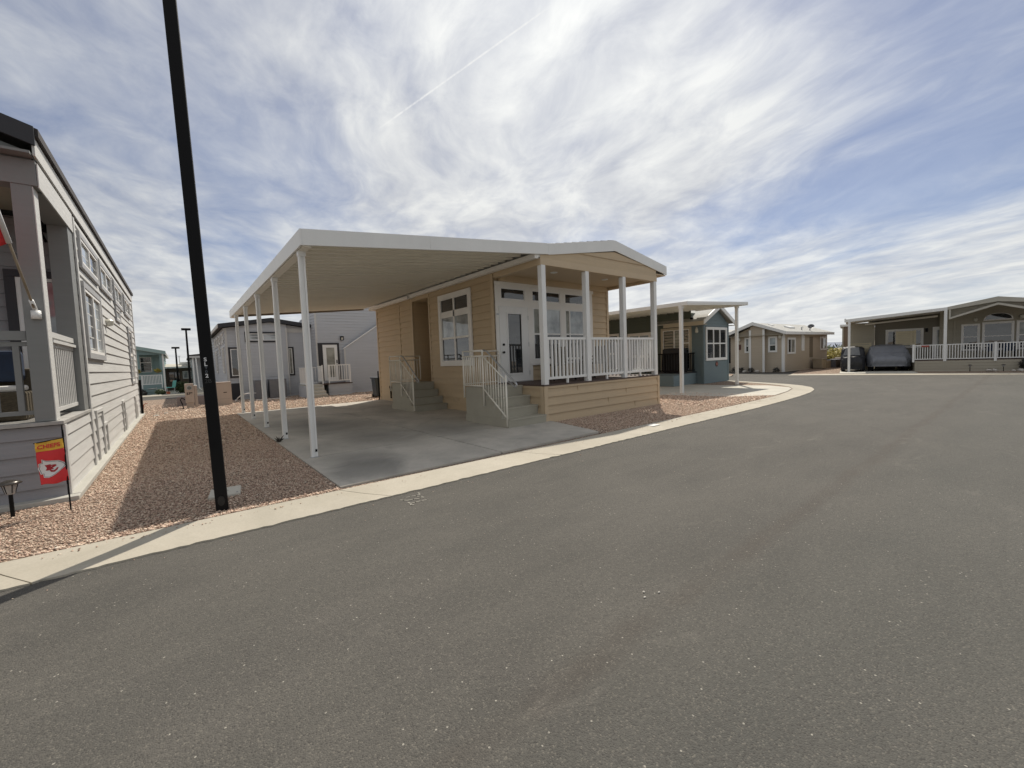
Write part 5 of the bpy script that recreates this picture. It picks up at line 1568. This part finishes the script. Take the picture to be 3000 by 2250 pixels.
# side deck
mb = MB(F((18.75, 0), (0, 1), (-1, 0))); mb.lap(10.5, 12.6, .06, .60, 0, .155, .024); mb.fr = F((0, 10.5), (1, 0), (0, -1)); mb.lap(18.75, 19.9, .06, .60, 0, .155, .024); build(mb, 'deck_skirt', M_teal, gq)
build(MB().box((18.72, 10.46, .60), (19.91, 12.62, .64)), 'deck', M_char, gq)
build(MB().box((17.62, 10.35, .07), (18.3, 11.3, .56)).box((17.9, 11.3, .07), (18.3, 12.0, .56)), 'step_block', M_teal, gq)
railing(gq, F((18.80, 0), (0, 1), (-1, 0)), 10.55, 12.6, 0, .70, 1.58, 14, M_black, .03, .05, 'railing', posts=[(10.55, .6, 1.6, .06), (11.5, .6, 1.6, .06), (12.6, .6, 1.6, .06)])
railing(gq, F((0, 10.55), (1, 0), (0, -1)), 18.85, 19.88, 0, .70, 1.58, 7, M_black, .03, .05, 'railing')
t = thing('covered_grill', 'black covered grill on the side deck of the blue green home', 'grill', (19.3, 11.2, .64))
build(MB().prism([(18.95, .64), (18.98, 1.80), (19.5, 1.84), (19.62, 1.5), (19.62, .64)], 10.75, 11.75), 'cover', M_blackc, t, bevel=.05)
mb = MB(); mb.box((14.2, 15.3, .06), (15.4, 16.6, .6)) if False else None

gc = thing('carport', 'cream carport with slim white posts beside the blue green home', 'carport', (15.0, 8.47, 0))
czz = lambda x: 3.46 + (x - 15.15) * (3.70 - 3.46) / 4.95
mb = MB(); mb.prism([(14.98, czz(14.98) - .03), (14.98, czz(14.98)), (20.1, czz(20.1)), (20.1, czz(20.1) - .03)], 8.22, 22); build(mb, 'roof_pan', M_alu, gc)
mb = MB()
for i in range(34): mb.prism([(15.0, czz(15) - .075), (15.0, czz(15) - .031), (19.9, czz(19.9) - .031), (19.9, czz(19.9) - .075)], 8.4 + i * .4, 8.45 + i * .4)
build(mb, 'roof_rib', M_alu, gc)
mb = MB(); mb.prism([(14.95, 3.36), (14.95, 3.50), (20.12, 3.755), (20.12, 3.615)], 8.17, 8.215); mb.box((14.92, 8.17, 3.36), (14.95, 22, 3.50)); mb.box((20.12, 8.17, 3.61), (20.15, 10.6, 3.755)); build(mb, 'fascia', M_white, gc, bevel=.004)
mb = MB(); mb.prism([(14.96, 3.41), (14.96, 3.43), (20.11, 3.685), (20.11, 3.665)], 8.155, 8.172); build(mb, 'fascia_rib', M_white, gc)
for x, y, zt in ((15.0, 8.47, 3.37), (19.76, 8.50, 3.60), (15.0, 12.0, 3.37), (15.0, 16.0, 3.37)):
    mb = MB(); mb.box((x - .065, y - .05, .06), (x - .02, y + .05, zt)); mb.box((x + .02, y - .05, .06), (x + .065, y + .05, zt)); mb.box((x - .02, y - .035, .06), (x + .02, y + .035, zt))
    po = build(mb, 'carport_post', M_white, gc); build(MB().box((x - .08, y - .07, zt - .10), (x + .10, y + .06, zt - .01)), 'bracket', M_white, po)

# ================================================================== beige home beyond the bend
a_ = R(-3)
C0 = (32.1, 10.77)
bS = F(C0, (math.cos(a_), math.sin(a_)), (math.sin(a_), -math.cos(a_)))       # long side, outward towards -Y
bF = F(C0, (-math.sin(a_), math.cos(a_)), (-math.cos(a_), -math.sin(a_)))      # gable front, outward towards -X
bh = thing('park_home', 'beige park home with pale shingle roof and white corner boards beyond the road bend', 'house', (32.1, 10.77, 0))
mb = MB(bS); mb.lap(0, 7.75, .03, 2.60, 0, .155, .024, holes=[(4.30, 4.95, .9, 2.42)])
mb.fr = bF; mb.lap(0, 3.55, .03, 3.4, 0, .155, .024, top=lambda u: 2.55 + (3.33 - 2.55) * (1 - abs(u - 1.80) / 1.85) if True else 0)
mb.lap(1.14, 2.06, .03, 3.35, .22, .155, .024, top=lambda u: 2.60 + (3.33 - 2.60) * (1 - abs(u - 1.80) / 1.85))
mb.quad((1.14, 0, .03), (1.14, .22, .03), (1.14, .22, 3.05), (1.14, 0, 3.05)); mb.quad((2.06, 0, .03), (2.06, .22, .03), (2.06, .22, 3.15), (2.06, 0, 3.15))
bI = F(C0, (math.cos(a_), math.sin(a_)), (-math.sin(a_), math.cos(a_)))
mb.fr = bI; mb.box((.05, .05, .05), (7.7, 3.5, 2.5))
build(mb, 'wall', M_beige, bh)
mb = MB(bF)
for u in (1.16, 2.06): mb.box((u - .07, .23, .03), (u + .07, .27, 3.0))
mb.box((-.03, .016, .03), (.11, .04, 2.5)); mb.fr = bS; mb.box((-.03, .016, .03), (.12, .04, 2.55)); mb.box((2.85, .016, 1.45), (3.25, .03, 2.56))
build(mb, 'corner_board', M_white, bh)
build(MB(bS).box((4.30, -.02, .9), (4.95, .012, 2.42)), 'recess_door', M_woodd, bh)
mb = MB(bI)
rid, ez = 3.50, 2.74
V = [(-.40, -.30, ez), (8.2, -.30, ez), (8.2, 1.8, rid), (-.40, 1.8, rid), (-.40, 3.9, ez), (8.2, 3.9, ez)]
mb.add(V, [(0, 1, 2, 3), (3, 2, 5, 4)]); mb.add([(x, y, z - .08) for x, y, z in V], [(0, 1, 2, 3), (3, 2, 5, 4)])
rf = build(mb, 'roof', M_roof, bh)
mb = MB(bI); mb.prism([(-.33, ez - .18), (-.33, ez + .02), (1.8, rid + .06), (3.93, ez + .02), (3.93, ez - .18), (1.8, rid - .17)], -.46, -.41, axis='u'); mb.box((-.41, -.34, ez - .18), (8.22, -.305, ez + .01)); build(mb, 'fascia', M_white, bh)
mb = MB(bI); mb.box((-.4, -.30, ez - .16), (8.2, 0, ez - .13)); mb.box((-.4, -.3, ez - .17), (0, 3.9, ez - .15)); build(mb, 'soffit', M_taupe, bh)
for s0, s1, w0, w1, h in ((2.4, 3.3, .55, .95, .10), (1.2, 1.5, 1.2, 1.5, .05)):
    zz0 = ez + (rid - ez) * (w0 + .3) / 2.1
    build(MB(bI).prism([(w0, zz0), (w1, zz0 + (w1 - w0) * .36), (w1, zz0 + h + (w1 - w0) * .36), (w0, zz0 + h)], s0, s1, axis='u'), 'skylight', M_white, rf, bevel=.02)
build(MB(bI).lathe((3.5, .2, 2.9), [(.04, 0), (.04, .22)], 8), 'vent_pipe', M_metal, rf); build(MB(bI).lathe((5.9, 1.0, 3.1), [(.05, 0), (.05, .16)], 8), 'vent_pipe', M_white, rf)
for u0, u1, z0, z1, us in ((.62, 1.72, 1.32, 2.26, (1.1,)), (2.96, 3.22, 1.5, 2.4, ()), (6.4, 7.5, 1.48, 2.34, (6.85,))):
    window(bh, bS, u0, u1, z0, z1, .016, .09, M_white, M_white, us=us, depth=.04, sash=.04, panes=([M_glass, M_curtain] if us else None))
for u0, u1, z0, z1 in ((.46, .88, 1.47, 2.40), (2.24, 2.46, 1.47, 2.42)):
    window(bh, bF, u0, u1, z0, z1, .016, .08, M_white, M_white, zs=((z0 + z1) / 2 - .05,), depth=.04, sash=.04, panes=[M_glass, M_blindrefl])
build(MB(bF).box((2.80, .016, 1.64), (2.95, .04, 2.02)), 'number_plaque', M_plate, bh)
for u, z in ((.20, 2.28), (2.88, 2.25)): build(MB(bF).lathe((u, .10, z), [(.03, 0), (.09, .05), (.09, .22), (.03, .28)], 10), 'wall_lamp', M_lamp, bh, smooth=True)
t = thing('satellite_dish', 'grey satellite dish on the eave of the beige home', 'dish', bS(4.7, -.1, 2.78))
mb = MB(bS); mb.tube([(4.7, -.1, 2.74), (4.7, -.1, 3.0), (4.55, 0, 3.12)], .03, 8); mb.tube([(4.55, 0, 3.1), (4.1, .1, 3.2)], .015, 6); build(mb, 'mount', M_plast, t)
c = Vector(bS(4.62, .0, 3.16)); ax = Vector((-.75, -.2, .62)).normalized(); e1 = ax.orthogonal().normalized(); e2 = ax.cross(e1)
mb = MB(); V = [tuple(c)]; nn = 20
for rr, dd in ((.12, .01), (.21, .035)):
    V += [tuple(c + (e1 * math.cos(k * 2 * math.pi / nn) + e2 * math.sin(k * 2 * math.pi / nn)) * rr + ax * dd) for k in range(nn)]
mb.add(V, [(0, 1 + k, 1 + (k + 1) % nn) for k in range(nn)] + [(1 + k, 1 + (k + 1) % nn, 1 + nn + (k + 1) % nn, 1 + nn + k) for k in range(nn)], raw=True); build(mb, 'bowl', M_plast, t, smooth=True)
# planting along its foot
for i, (u, w_, r_, m_, lb) in enumerate([(.35, .30, .20, M_leafd, 'small dark bush below the right front window of the beige home'), (1.85, .55, .20, M_leafd, 'small dark bush between the two white boards of the beige front'), (2.62, .35, .22, M_leafd, 'dark bush left of the white boards of the beige front'), (3.1, .4, .22, M_leafd, 'leftmost dark bush at the foot of the beige front')]):
    p = bF(u, w_, .18); tag(build(foliage(MB(), p, (r_, r_, .2), 130, .07, 40 + i), 'small_bush', m_, None), lb, 'bush', 'bushes along the beige home')
mb = MB(bF); mb.box((-.1, .05, .005), (3.6, .75, .03)); struct(build(mb, 'planting_bed', M_dirt))
for i, (u, w_) in enumerate([(1.5, .5), (2.3, .5)]):
    p = bF(u, w_, .08); tag(build(rockmesh(MB(), p, (.22, .16, .11), 60 + i), 'rock', M_rock, None), ['grey rock at the right board of the beige front', 'grey rock at the left board of the beige front'][i], 'rock', 'rocks along the beige home')
for i, (u, w_, m_, lb) in enumerate([(4.75, .50, M_binb, 'beige wheeled bin before the brown door of the beige home')]):
    p = bS(u, w_, 0); t = thing('trash_bin', lb, 'trash bin', p)
    fb = F(p[:2], (math.cos(a_), math.sin(a_)))
    build(MB(fb).prism([(-.35, .06), (-.45, .72), (.45, .72), (.38, .06)], -.3, .3), 'body', m_, t, bevel=.03); build(MB(fb).box((-.48, -.33, .72), (.48, .33, .79)), 'lid', M_binb, t, bevel=.02)
t = thing('utility_cabinet', 'second beige bin-like cabinet beside the brown recess of the beige home', 'utility box', bS(5.7, .45, 0)); fb = F(bS(5.75, .45, 0)[:2], (1, 0))
build(MB(fb).box((-.45, -.2, .02), (.5, .3, .62)), 'cabinet', M_binb, t, bevel=.02); build(MB(fb).box((-.05, -.205, .3), (.05, -.2, .4)), 'latch', M_plast, t)
t = thing('air_conditioner', 'dark louvred air conditioner at the far end of the beige home', 'air conditioner', bS(7.4, .6, 0)); fb = F(bS(7.45, .5, 0)[:2], (math.cos(a_), math.sin(a_)))
cs_ = build(MB(fb).box((-.75, -.3, .02), (.85, .4, .66)), 'casing', M_plast, t, bevel=.02)
mb = MB(fb); [mb.box((-.7, .402, .08 + k * .05), (.8, .412, .10 + k * .05)) for k in range(11)]; build(mb, 'grille', M_char, cs_)
t = thing('electric_pedestal', 'small tan pedestal right of the dark air conditioner', 'utility pedestal', (41.0, 9.9, 0)); build(MB().box((40.8, 9.6, .0), (41.2, 10.1, .72)), 'cabinet', M_ped, t, bevel=.02); build(MB().box((40.79, 9.59, .72), (41.21, 10.11, .76)), 'cap', M_white, t)
t = thing('shrub', 'yellow green desert shrub between the beige home and the black covered cart', 'shrub', (46, 12.0, .0))
mb = MB(); rg = random.Random(5)
for k in range(9): foliage(mb, (45.5 + rg.uniform(-.3, 2.5), 11.6 - rg.uniform(-.6, 1.6), .75 + rg.uniform(-.2, .35)), (.7, .7, .45), 220, .16, 70 + k)
build(mb, 'foliage', M_leafy, t); build(MB().tube([(46, 11.6, 0), (46.1, 11.4, .8)], .08, 6, raw=True), 'stem', M_woodd, t)
mb = MB(); [foliage(mb, (60 + rg.uniform(-5, 5), 18 - 4 * k, .9), (3, 2.2, .9), 260, .35, 90 + k) for k in range(5)]
tag(build(mb, 'hedge', M_leaf, None), 'dark far hedge low on the horizon behind the yellow shrub', 'hedge')

# home behind, at the left of the beige one
b2 = thing('park_home', 'taupe home with dark railed porch, half hidden behind the blue green home', 'house', (31.5, 15.5, 0))
mb = MB(bF); mb.lap(3.9, 9.0, .03, .65, -.8, .155, .024); mb.lap(5.2, 9.0, .6, 2.8, -.8, .155, .024); mb.lap(3.9, 9, .6, 2.9, -2.4, .155, .024)
build(mb, 'wall', M_taupe, b2)
mb = MB(bI); mb.prism([(3.6, 2.86), (3.6, 2.98), (7, 3.5), (10.5, 2.98), (10.5, 2.86)], .3, 9, axis='u'); build(mb, 'roof', M_roof, b2)
build(MB(bI).box((.25, 3.6, 2.80), (.29, 10.5, 3.0)), 'fascia', M_white, b2)
railing(b2, bF, 3.9, 5.2, -.85, .72, 1.45, 12, M_black, .03, .04, 'railing'); build(MB(bF).box((3.88, -.88, .6), (3.96, -.80, 2.86)), 'porch_post', M_whitewall, b2)
build(MB(bI).box((1.2, 3.7, .6), (2.2, 5.4, 2.8)), 'dark_porch_fill', M_char, b2)  # charcoal block put in for the darkness inside the open porch

# ================================================================== taupe home on the right with deck and carport
rh = thing('park_home', 'taupe home with arched window, long white-railed deck and double gable, at right', 'house', FR(3, 0, 0))
FRN = F((32.4, 4.35), (0.217, -0.976), (-0.976, -0.217))   # w towards the road
fw = lambda n: -n
mb = MB(FRN)
mb.lap(0, 8.5, .04, .64, 0, .155, .024)
wt = lambda u: 3.50 + .2 * (1 - abs(u - 3.04) / 1.9)
mb.lap(1.30, 5.3, .6, 3.8, -3.0, .155, .024, top=wt)
mb.lap(5.3, 9, .6, 2.9, -3.0, .155, .024)
mb.fr = F(FRN(0, 0, 0)[:2], (0.976, 0.217), (-0.217, .976)); mb.lap(0, 3.2, .04, .64, 0, .155, .024)
mb.fr = FR; mb.box((-1.55, 3.25, .05), (8.5, 12, 2.85)); mb.quad((1.87, 3.0, .6), (1.87, 3.2, .6), (1.87, 3.2, 2.9), (1.87, 3.0, 2.9))
build(mb, 'wall', M_taupe, rh)
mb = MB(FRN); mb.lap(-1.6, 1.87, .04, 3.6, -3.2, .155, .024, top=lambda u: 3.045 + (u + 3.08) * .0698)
build(mb, 'carport_wall', siding_mat('shade darkened taupe siding', (.20, .18, .14), .05), rh)  # same taupe siding, darkened to paint in the deep carport shade
mb = MB(FRN); mb.box((0, .016, .04), (.10, .035, .64)); mb.box((1.87, -2.984, .6), (1.97, -2.96, 2.88)); build(mb, 'corner_trim', M_taupe, rh)
build(MB(FR).box((-.02, -.02, .64), (8.5, 3.0, .67)), 'deck', M_deck, rh)
# gables
top2 = lambda u: 3.50 + (3.86 - 3.50) * (1 - abs(u - 3.04) / 1.80)
mb = MB(FRN); mb.prism([(1.24, 3.36), (1.24, 3.52), (3.04, 3.87), (4.84, 3.52), (4.84, 3.36), (3.04, 3.62)], .0, .04); mb.prism([(1.30, 2.84), (1.30, 3.36), (1.37, 3.36), (1.37, 2.94)], -.02, .03)
mb.prism([(1.30, 2.84), (1.30, 2.94), (3.06, 3.56), (4.82, 2.94), (4.82, 2.84), (3.06, 3.45)], -.01, .045)
build(mb, 'gable_trim', M_conc, rh)
mb = MB(FRN)
for k in range(24):
    ua = 1.37 + k * (4.75 - 1.37) / 24; ub = ua + (4.75 - 1.37) / 24
    lo = lambda u: 2.90 + .62 * (1 - abs(u - 3.06) / 1.76)
    mb.quad((ua, -.05, lo(ua)), (ub, -.05, lo(ub)), (ub, -.05, top2(ub) - .10), (ua, -.05, top2(ua) - .10)); build(mb, 'gable_panel', M_taupe, rh)
mb = MB(FR); mb.prism([(1.2, 3.44), (1.2, 3.50), (3.04, 3.86), (4.9, 3.50), (4.9, 3.44), (3.04, 3.78)], .0, 12); mb.prism([(-1.9, 3.12), (-1.9, 3.18), (1.3, 3.46), (1.3, 3.36)], 3.19, 12); mb.prism([(4.8, 3.44), (4.8, 3.5), (8.6, 3.2), (8.6, 3.1)], 0.3, 12); build(mb, 'roof', M_roof, rh)
window(rh, FRN, 2.26, 2.86, 1.15, 2.55, -2.984, .07, M_whitewall, M_whitewall, zs=(1.88,), depth=.04, sash=.035, panes=[M_glass, M_glass])
window(rh, FRN, 3.08, 4.14, 1.15, 2.60, -2.984, .07, M_whitewall, M_whitewall, zs=(1.88,), depth=.04, sash=.035, panes=[M_glass, M_glass])
window(rh, FRN, 4.36, 5.0, 1.15, 2.60, -2.984, .07, M_whitewall, M_whitewall, zs=(1.88,), depth=.04, sash=.035, panes=[M_glass, M_curtain])
arc = [(3.61 + .56 * math.cos(a), 2.78 + .38 * math.sin(a) ** 0.9 if math.sin(a) > 0 else 2.78) for a in np.linspace(0.0, math.pi, 20)]
arc_i = [(3.61 + (x - 3.61) * .89, 2.82 + (z - 2.78) * .82) for x, z in arc]
mb = MB(FRN)
for k in range(len(arc) - 1): mb.prism([arc[k], arc[k + 1], arc_i[k + 1], arc_i[k]], -2.985, -2.94)
mb.box((3.05, -2.985, 2.755), (4.17, -2.94, 2.82)); aw = build(mb, 'arched_window', M_whitewall, rh)
mb = MB(FRN); mb.prism(arc_i, -2.98, -2.965); build(mb, 'pane', M_glass, aw)
for u in (2.74, 4.46): build(MB(FRN).lathe((u, -2.9, 2.74), [(.02, 0), (.09, .06), (.09, .18), (.03, .24)], 10), 'wall_lamp', M_lamp, rh, smooth=True)
window(rh, FRN, -1.0, .55, 1.45, 2.46, -3.184, .09, M_whitewall, M_whitewall, us=(-.62, .1), depth=.04, sash=.04, panes=[M_glass, M_curtain, M_glass])
window(rh, FRN, 1.12, 1.75, .7, 2.48, -3.184, .09, M_whitewall, M_whitewall, depth=.05, sash=.10, glass=M_curtain, name='door')
build(MB(FRN).box((.72, -3.18, 2.3), (.82, -3.06, 2.52)), 'wall_lamp', M_black, rh)
for a, b, n_ in ((-.03, 1.15, 12), (1.21, 2.98, 17), (3.04, 4.8, 17), (4.86, 6.6, 17), (6.66, 8.4, 17)):
    railing(rh, FRN, a, b, .02, .71, 1.52, n_, M_white, .03, .045, 'railing')
for u in (-.06, 3.01, 4.83, 6.63): build(MB(FRN).box((u - .045, -.02, .57), (u + .045, .07, 1.56)), 'rail_post', M_white, rh)
tag(build(MB(FRN).box((.26, .05, 1.40), (.56, .07, 1.49)), 'red_nameplate', M_sign, None), 'small red nameplate on the left end of the long white railing', 'sign')

rc = thing('carport', 'white-edged carport over the covered vehicles left of the long deck', 'carport', FR(-2.9, 0, 0))
zr = lambda u: 3.06 + (u + 3.08) * (3.36 - 3.06) / 4.3
mb = MB(FR); mb.prism([(-3.05, zr(-3.05) + .0), (-3.05, zr(-3.05) + .05), (1.24, zr(1.24) + .05), (1.24, zr(1.24))], .04, 3.6); build(mb, 'roof_pan', M_alu, rc)
mb = MB(FRN); mb.prism([(-3.08, 3.05), (-3.08, 3.22), (1.24, 3.51), (1.24, 3.35)], -.03, .03); mb.box((-3.11, -.02, 3.05), (-3.04, .05, 3.27)); build(mb, 'fascia', M_white, rc)
mb = MB(FRN); mb.prism([(-2.1, 2.92), (-2.1, 3.0), (1.2, 3.24), (1.2, 3.14)], -2.9, -2.8); build(mb, 'inner_beam', M_alu, rc)
build(MB(FRN).box((-2.94, -.05, .05), (-2.82, .05, 3.06)), 'carport_post', M_white, rc); build(MB(FRN).box((1.12, -.05, .60), (1.24, .05, 3.36)), 'carport_post', M_white, rc)
t = thing('storage_shed', 'pale board shed at the back left of the right-hand carport', 'shed', FR(-2.2, 3.1, 0)); build(MB(FRN).box((-2.85, -4.2, .05), (-1.62, -3.0, 3.07)), 'wall', M_taupe, t)
mb = MB(FRN); [mb.box((-2.84 + k * .2, -3.0, .05), (-2.83 + k * .2, -2.99, 2.9)) for k in range(6)]; build(mb, 'batten', M_taupe, t)
for (u0, u1, z0, z1, lb) in ((-.62, .18, 1.55, 2.35, 'yellow beige slatted privacy screen behind the silver covered car'), (-2.9, -1.85, .95, 1.72, 'low beige privacy screen behind the black covered cart')):
    t = thing('privacy_screen', lb, 'screen', FR(u0, 2.2, 0)); mm_ = mat('yellow beige vinyl', (.52, .45, .30), .5, .05, 2)
    mb = MB(FRN); n_ = int((z1 - z0) / .1); [mb.box((u0, -2.25, z0 + k * .1), (u1, -2.22, z0 + k * .1 + .092)) for k in range(n_)]; build(mb, 'slats', mm_, t)
    mb = MB(FRN); [mb.box((u - .05, -2.30, .05), (u + .05, -2.19, z1 + .06)) for u in (u0, u1)]; build(mb, 'screen_post', mm_, t); build(MB(FRN).box((u0, -2.27, z1 - .02), (u1, -2.20, z1 + .04)), 'top_rail', mm_, t)

# covered car and covered cart: draped bodies
def drape(name, label, cat, u0, u1, n0, n1, sections, m, zb, seed, parts=None):
    """sections: list of (fraction of depth, roof height, half-width factor at top, height of the belt); the car points at the road"""
    t = thing(name, label, cat, FR((u0 + u1) / 2, (n0 + n1) / 2, 0))
    rg = random.Random(seed); mb = MB(FR)
    uc, hw = (u0 + u1) / 2, (u1 - u0) / 2
    nr = 48; ns = 44
    S = []
    for i in range(nr + 1):
        f = i / nr
        for k in range(len(sections) - 1):
            if sections[k][0] <= f <= sections[k + 1][0]:
                q = (f - sections[k][0]) / (sections[k + 1][0] - sections[k][0]); q = q * q * (3 - 2 * q)
                S.append([a + (b - a) * q for a, b in zip(sections[k], sections[k + 1])]); break
    V = []
    for i, (f, zt, tw, zbelt) in enumerate(S):
        n = n0 + (n1 - n0) * i / nr
        end = min(1, .80 + 1.4 * min(i, nr - i) / nr)
        prof = [(-hw * end * .98, zb), (-hw * end * 1.0, zb + .25), (-hw * end, zbelt), (-hw * tw * end, zt - .06), (-hw * tw * end * .85, zt), (0, zt + .03), (hw * tw * end * .85, zt), (hw * tw * end, zt - .06), (hw * end, zbelt), (hw * end * 1.0, zb + .25), (hw * end * .98, zb)]
        L = [0]
        for a, b in zip(prof, prof[1:]): L.append(L[-1] + math.dist(a, b))
        for j in range(ns + 1):
            d = L[-1] * j / ns
            k = min(max(x for x in range(len(L)) if L[x] <= d + 1e-9), len(prof) - 2)
            q = (d - L[k]) / (L[k + 1] - L[k])
            uu = prof[k][0] + (prof[k + 1][0] - prof[k][0]) * q; z = prof[k][1] + (prof[k + 1][1] - prof[k][1]) * q
            wr = .018 * math.sin(7 * f * 6.28 + z * 9) + .014 * math.sin(23 * f + 11 * uu) + .012 * math.sin(31 * z + 17 * uu)
            sg = 1 if uu > 0 else -1
            V.append((uc + uu + sg * wr, n, z + wr * .6 * (z > zb + .1)))
    fc = [(i * (ns + 1) + j, i * (ns + 1) + j + 1, (i + 1) * (ns + 1) + j + 1, (i + 1) * (ns + 1) + j) for i in range(nr) for j in range(ns)]
    b0 = len(V)
    # hanging front and back curtains
    for i, sgn in ((0, -1), (nr, 1)):
        ring = [V[i * (ns + 1) + j] for j in range(ns + 1)]
        base = len(V); m_ = 10
        for q in range(m_ + 1):
            for j in range(ns + 1):
                u, n, z = ring[j]; f = q / m_
                zz_ = z + (zb + .02 - z) * f
                uu_ = u + (uc - u) * 0.0
                V.append((uc + (u - uc) * (1 - .0 * f), n + sgn * (.05 + .10 * math.sin(math.pi * min(1, f * 1.2)) + .014 * math.sin(19 * u + 6 * f)), min(z, zz_)))
        fc += [(base + q * (ns + 1) + j, base + q * (ns + 1) + j + 1, base + (q + 1) * (ns + 1) + j + 1, base + (q + 1) * (ns + 1) + j) for q in range(m_) for j in range(ns)]
        fc += [(i * (ns + 1) + j, i * (ns + 1) + j + 1, base + j + 1, base + j) for j in range(ns)]
    mb.add(V, fc)
    build(mb, 'cover', m, t, smooth=True)
    for uu in (-.75, .75):
        for nn_ in (n0 + .55, n1 - .7):
            mbw = MB(FR); mbw.tube([(uc + uu * hw / .95 - .1, nn_, .36), (uc + uu * hw / .95 + .1, nn_, .36)], .30, 18); build(mbw, 'wheel', M_black, t)
    return t
drape('covered_car', 'car under a silver grey fitted cover in the right-hand carport', 'car', -2.05, -.10, .25, 3.0, [(0, .92, .90, .62), (.10, 1.08, .90, .80), (.28, 1.52, .76, .95), (.75, 1.60, .76, .98), (1, 1.45, .8, .9)], M_silver, .33, 3)
drape('covered_cart', 'golf cart under a black cover with clear front window, left of the silver covered car', 'golf cart', -3.28, -2.12, .10, 2.3, [(0, .95, .85, .7), (.10, 1.02, .85, .8), (.22, 1.50, .86, 1.0), (.9, 1.56, .88, 1.1), (1, 1.5, .88, 1.0)], M_blackc, .16, 8)
mb = MB(FR); mb.add([(-3.16, .30, 1.08), (-2.35, .30, 1.06), (-2.42, .50, 1.53), (-3.02, .50, 1.50), (-3.16, .28, 1.06), (-2.35, .28, 1.04), (-2.42, .48, 1.52), (-3.02, .48, 1.48)], [(0, 1, 2, 3), (4, 5, 6, 7), (0, 1, 5, 4), (1, 2, 6, 5), (2, 3, 7, 6), (3, 0, 4, 7)])
build(mb, 'clear_window', M_clear, [o for o in col.objects if o.name == 'covered_cart'][0])

# deck furniture at right
for i, (u, n_) in enumerate([(2.6, 1.4), (4.3, 1.4)]):
    t = thing('deck_table', ['left round white-topped table on the long deck', 'right white-topped table on the long deck, before the big window'][i], 'table', FR(u, n_, .67), 'tables on the long deck')
    build(MB(FR).lathe((u, n_, 1.32), [(.42, 0), (.42, .03)], 20), 'tabletop', M_whitewall, t); build(MB(FR).lathe((u, n_, .67), [(.2, 0), (.03, .05), (.03, .65)], 10), 'pedestal', M_black, t)
for i, (u, n_) in enumerate([(3.15, 1.3), (3.75, 1.3), (4.9, 1.5)]):
    t = thing('deck_chair', ['dark deck chair just right of the left deck table', 'dark deck chair left of the right deck table', 'dark deck chair at the right end of the long deck'][i], 'chair', FR(u, n_, .67), 'chairs on the long deck')
    build(MB(FR).box((u - .22, n_ - .2, 1.05), (u + .22, n_ + .22, 1.10)), 'seat', M_navy, t); build(MB(FR).box((u - .22, n_ + .20, 1.08), (u + .22, n_ + .25, 1.5)), 'backrest', M_navy, t)
    for du in (-.2, .2): build(MB(FR).box((u + du - .02, n_ - .2, .67), (u + du + .02, n_ + .22, 1.05)), 'leg', M_black, t)
for u, lb in ((2.08, 'left solar path light before the skirt of the right-hand deck'), (3.24, 'right solar path light before the skirt of the right-hand deck')):
    p = FR(u, -.35, .05); path_light('path_light', lb, p[0], p[1], .05, .85, 'path lights before the long deck')
for i, (u, n_, r_) in enumerate([(2.75, -.4, (.20, .13, .07)), (2.95, -.35, (.16, .1, .10)), (3.55, -.5, (.10, .08, .05)), (3.80, -.4, (.20, .12, .09))]):
    tag(build(rockmesh(MB(), FR(u, n_, .09), r_, 80 + i), 'rock', M_rock, None), ['flat pale rock between the two path lights, the left one', 'upright pale rock leaning against the flat one by the deck', 'small pale rock right of the right path light', 'big pale rock at the right edge by the deck skirt'][i], 'rock', 'rocks before the long deck')
tag(build(foliage(MB(), FR(3.98, -.30, .40), (.14, .2, .30), 160, .10, 99), 'small_bush', M_leafd, None), 'dark leafy shrub at the right edge before the deck skirt', 'shrub')
sh = thing('park_home', 'narrow brown-ended home glimpsed behind the black covered cart', 'house', FR(-3.0, 6, 0))
build(MB(FRN).box((-3.28, -9.5, .05), (-2.85, -6.0, 3.02)), 'wall', M_brown, sh); build(MB(FRN).box((-3.42, -9.7, 3.02), (-2.85, -5.85, 3.17)), 'fascia', M_white, sh); build(MB(FRN).box((-3.29, -6.0, .05), (-3.20, -5.97, 3.02)), 'corner_trim', M_taupe, sh)
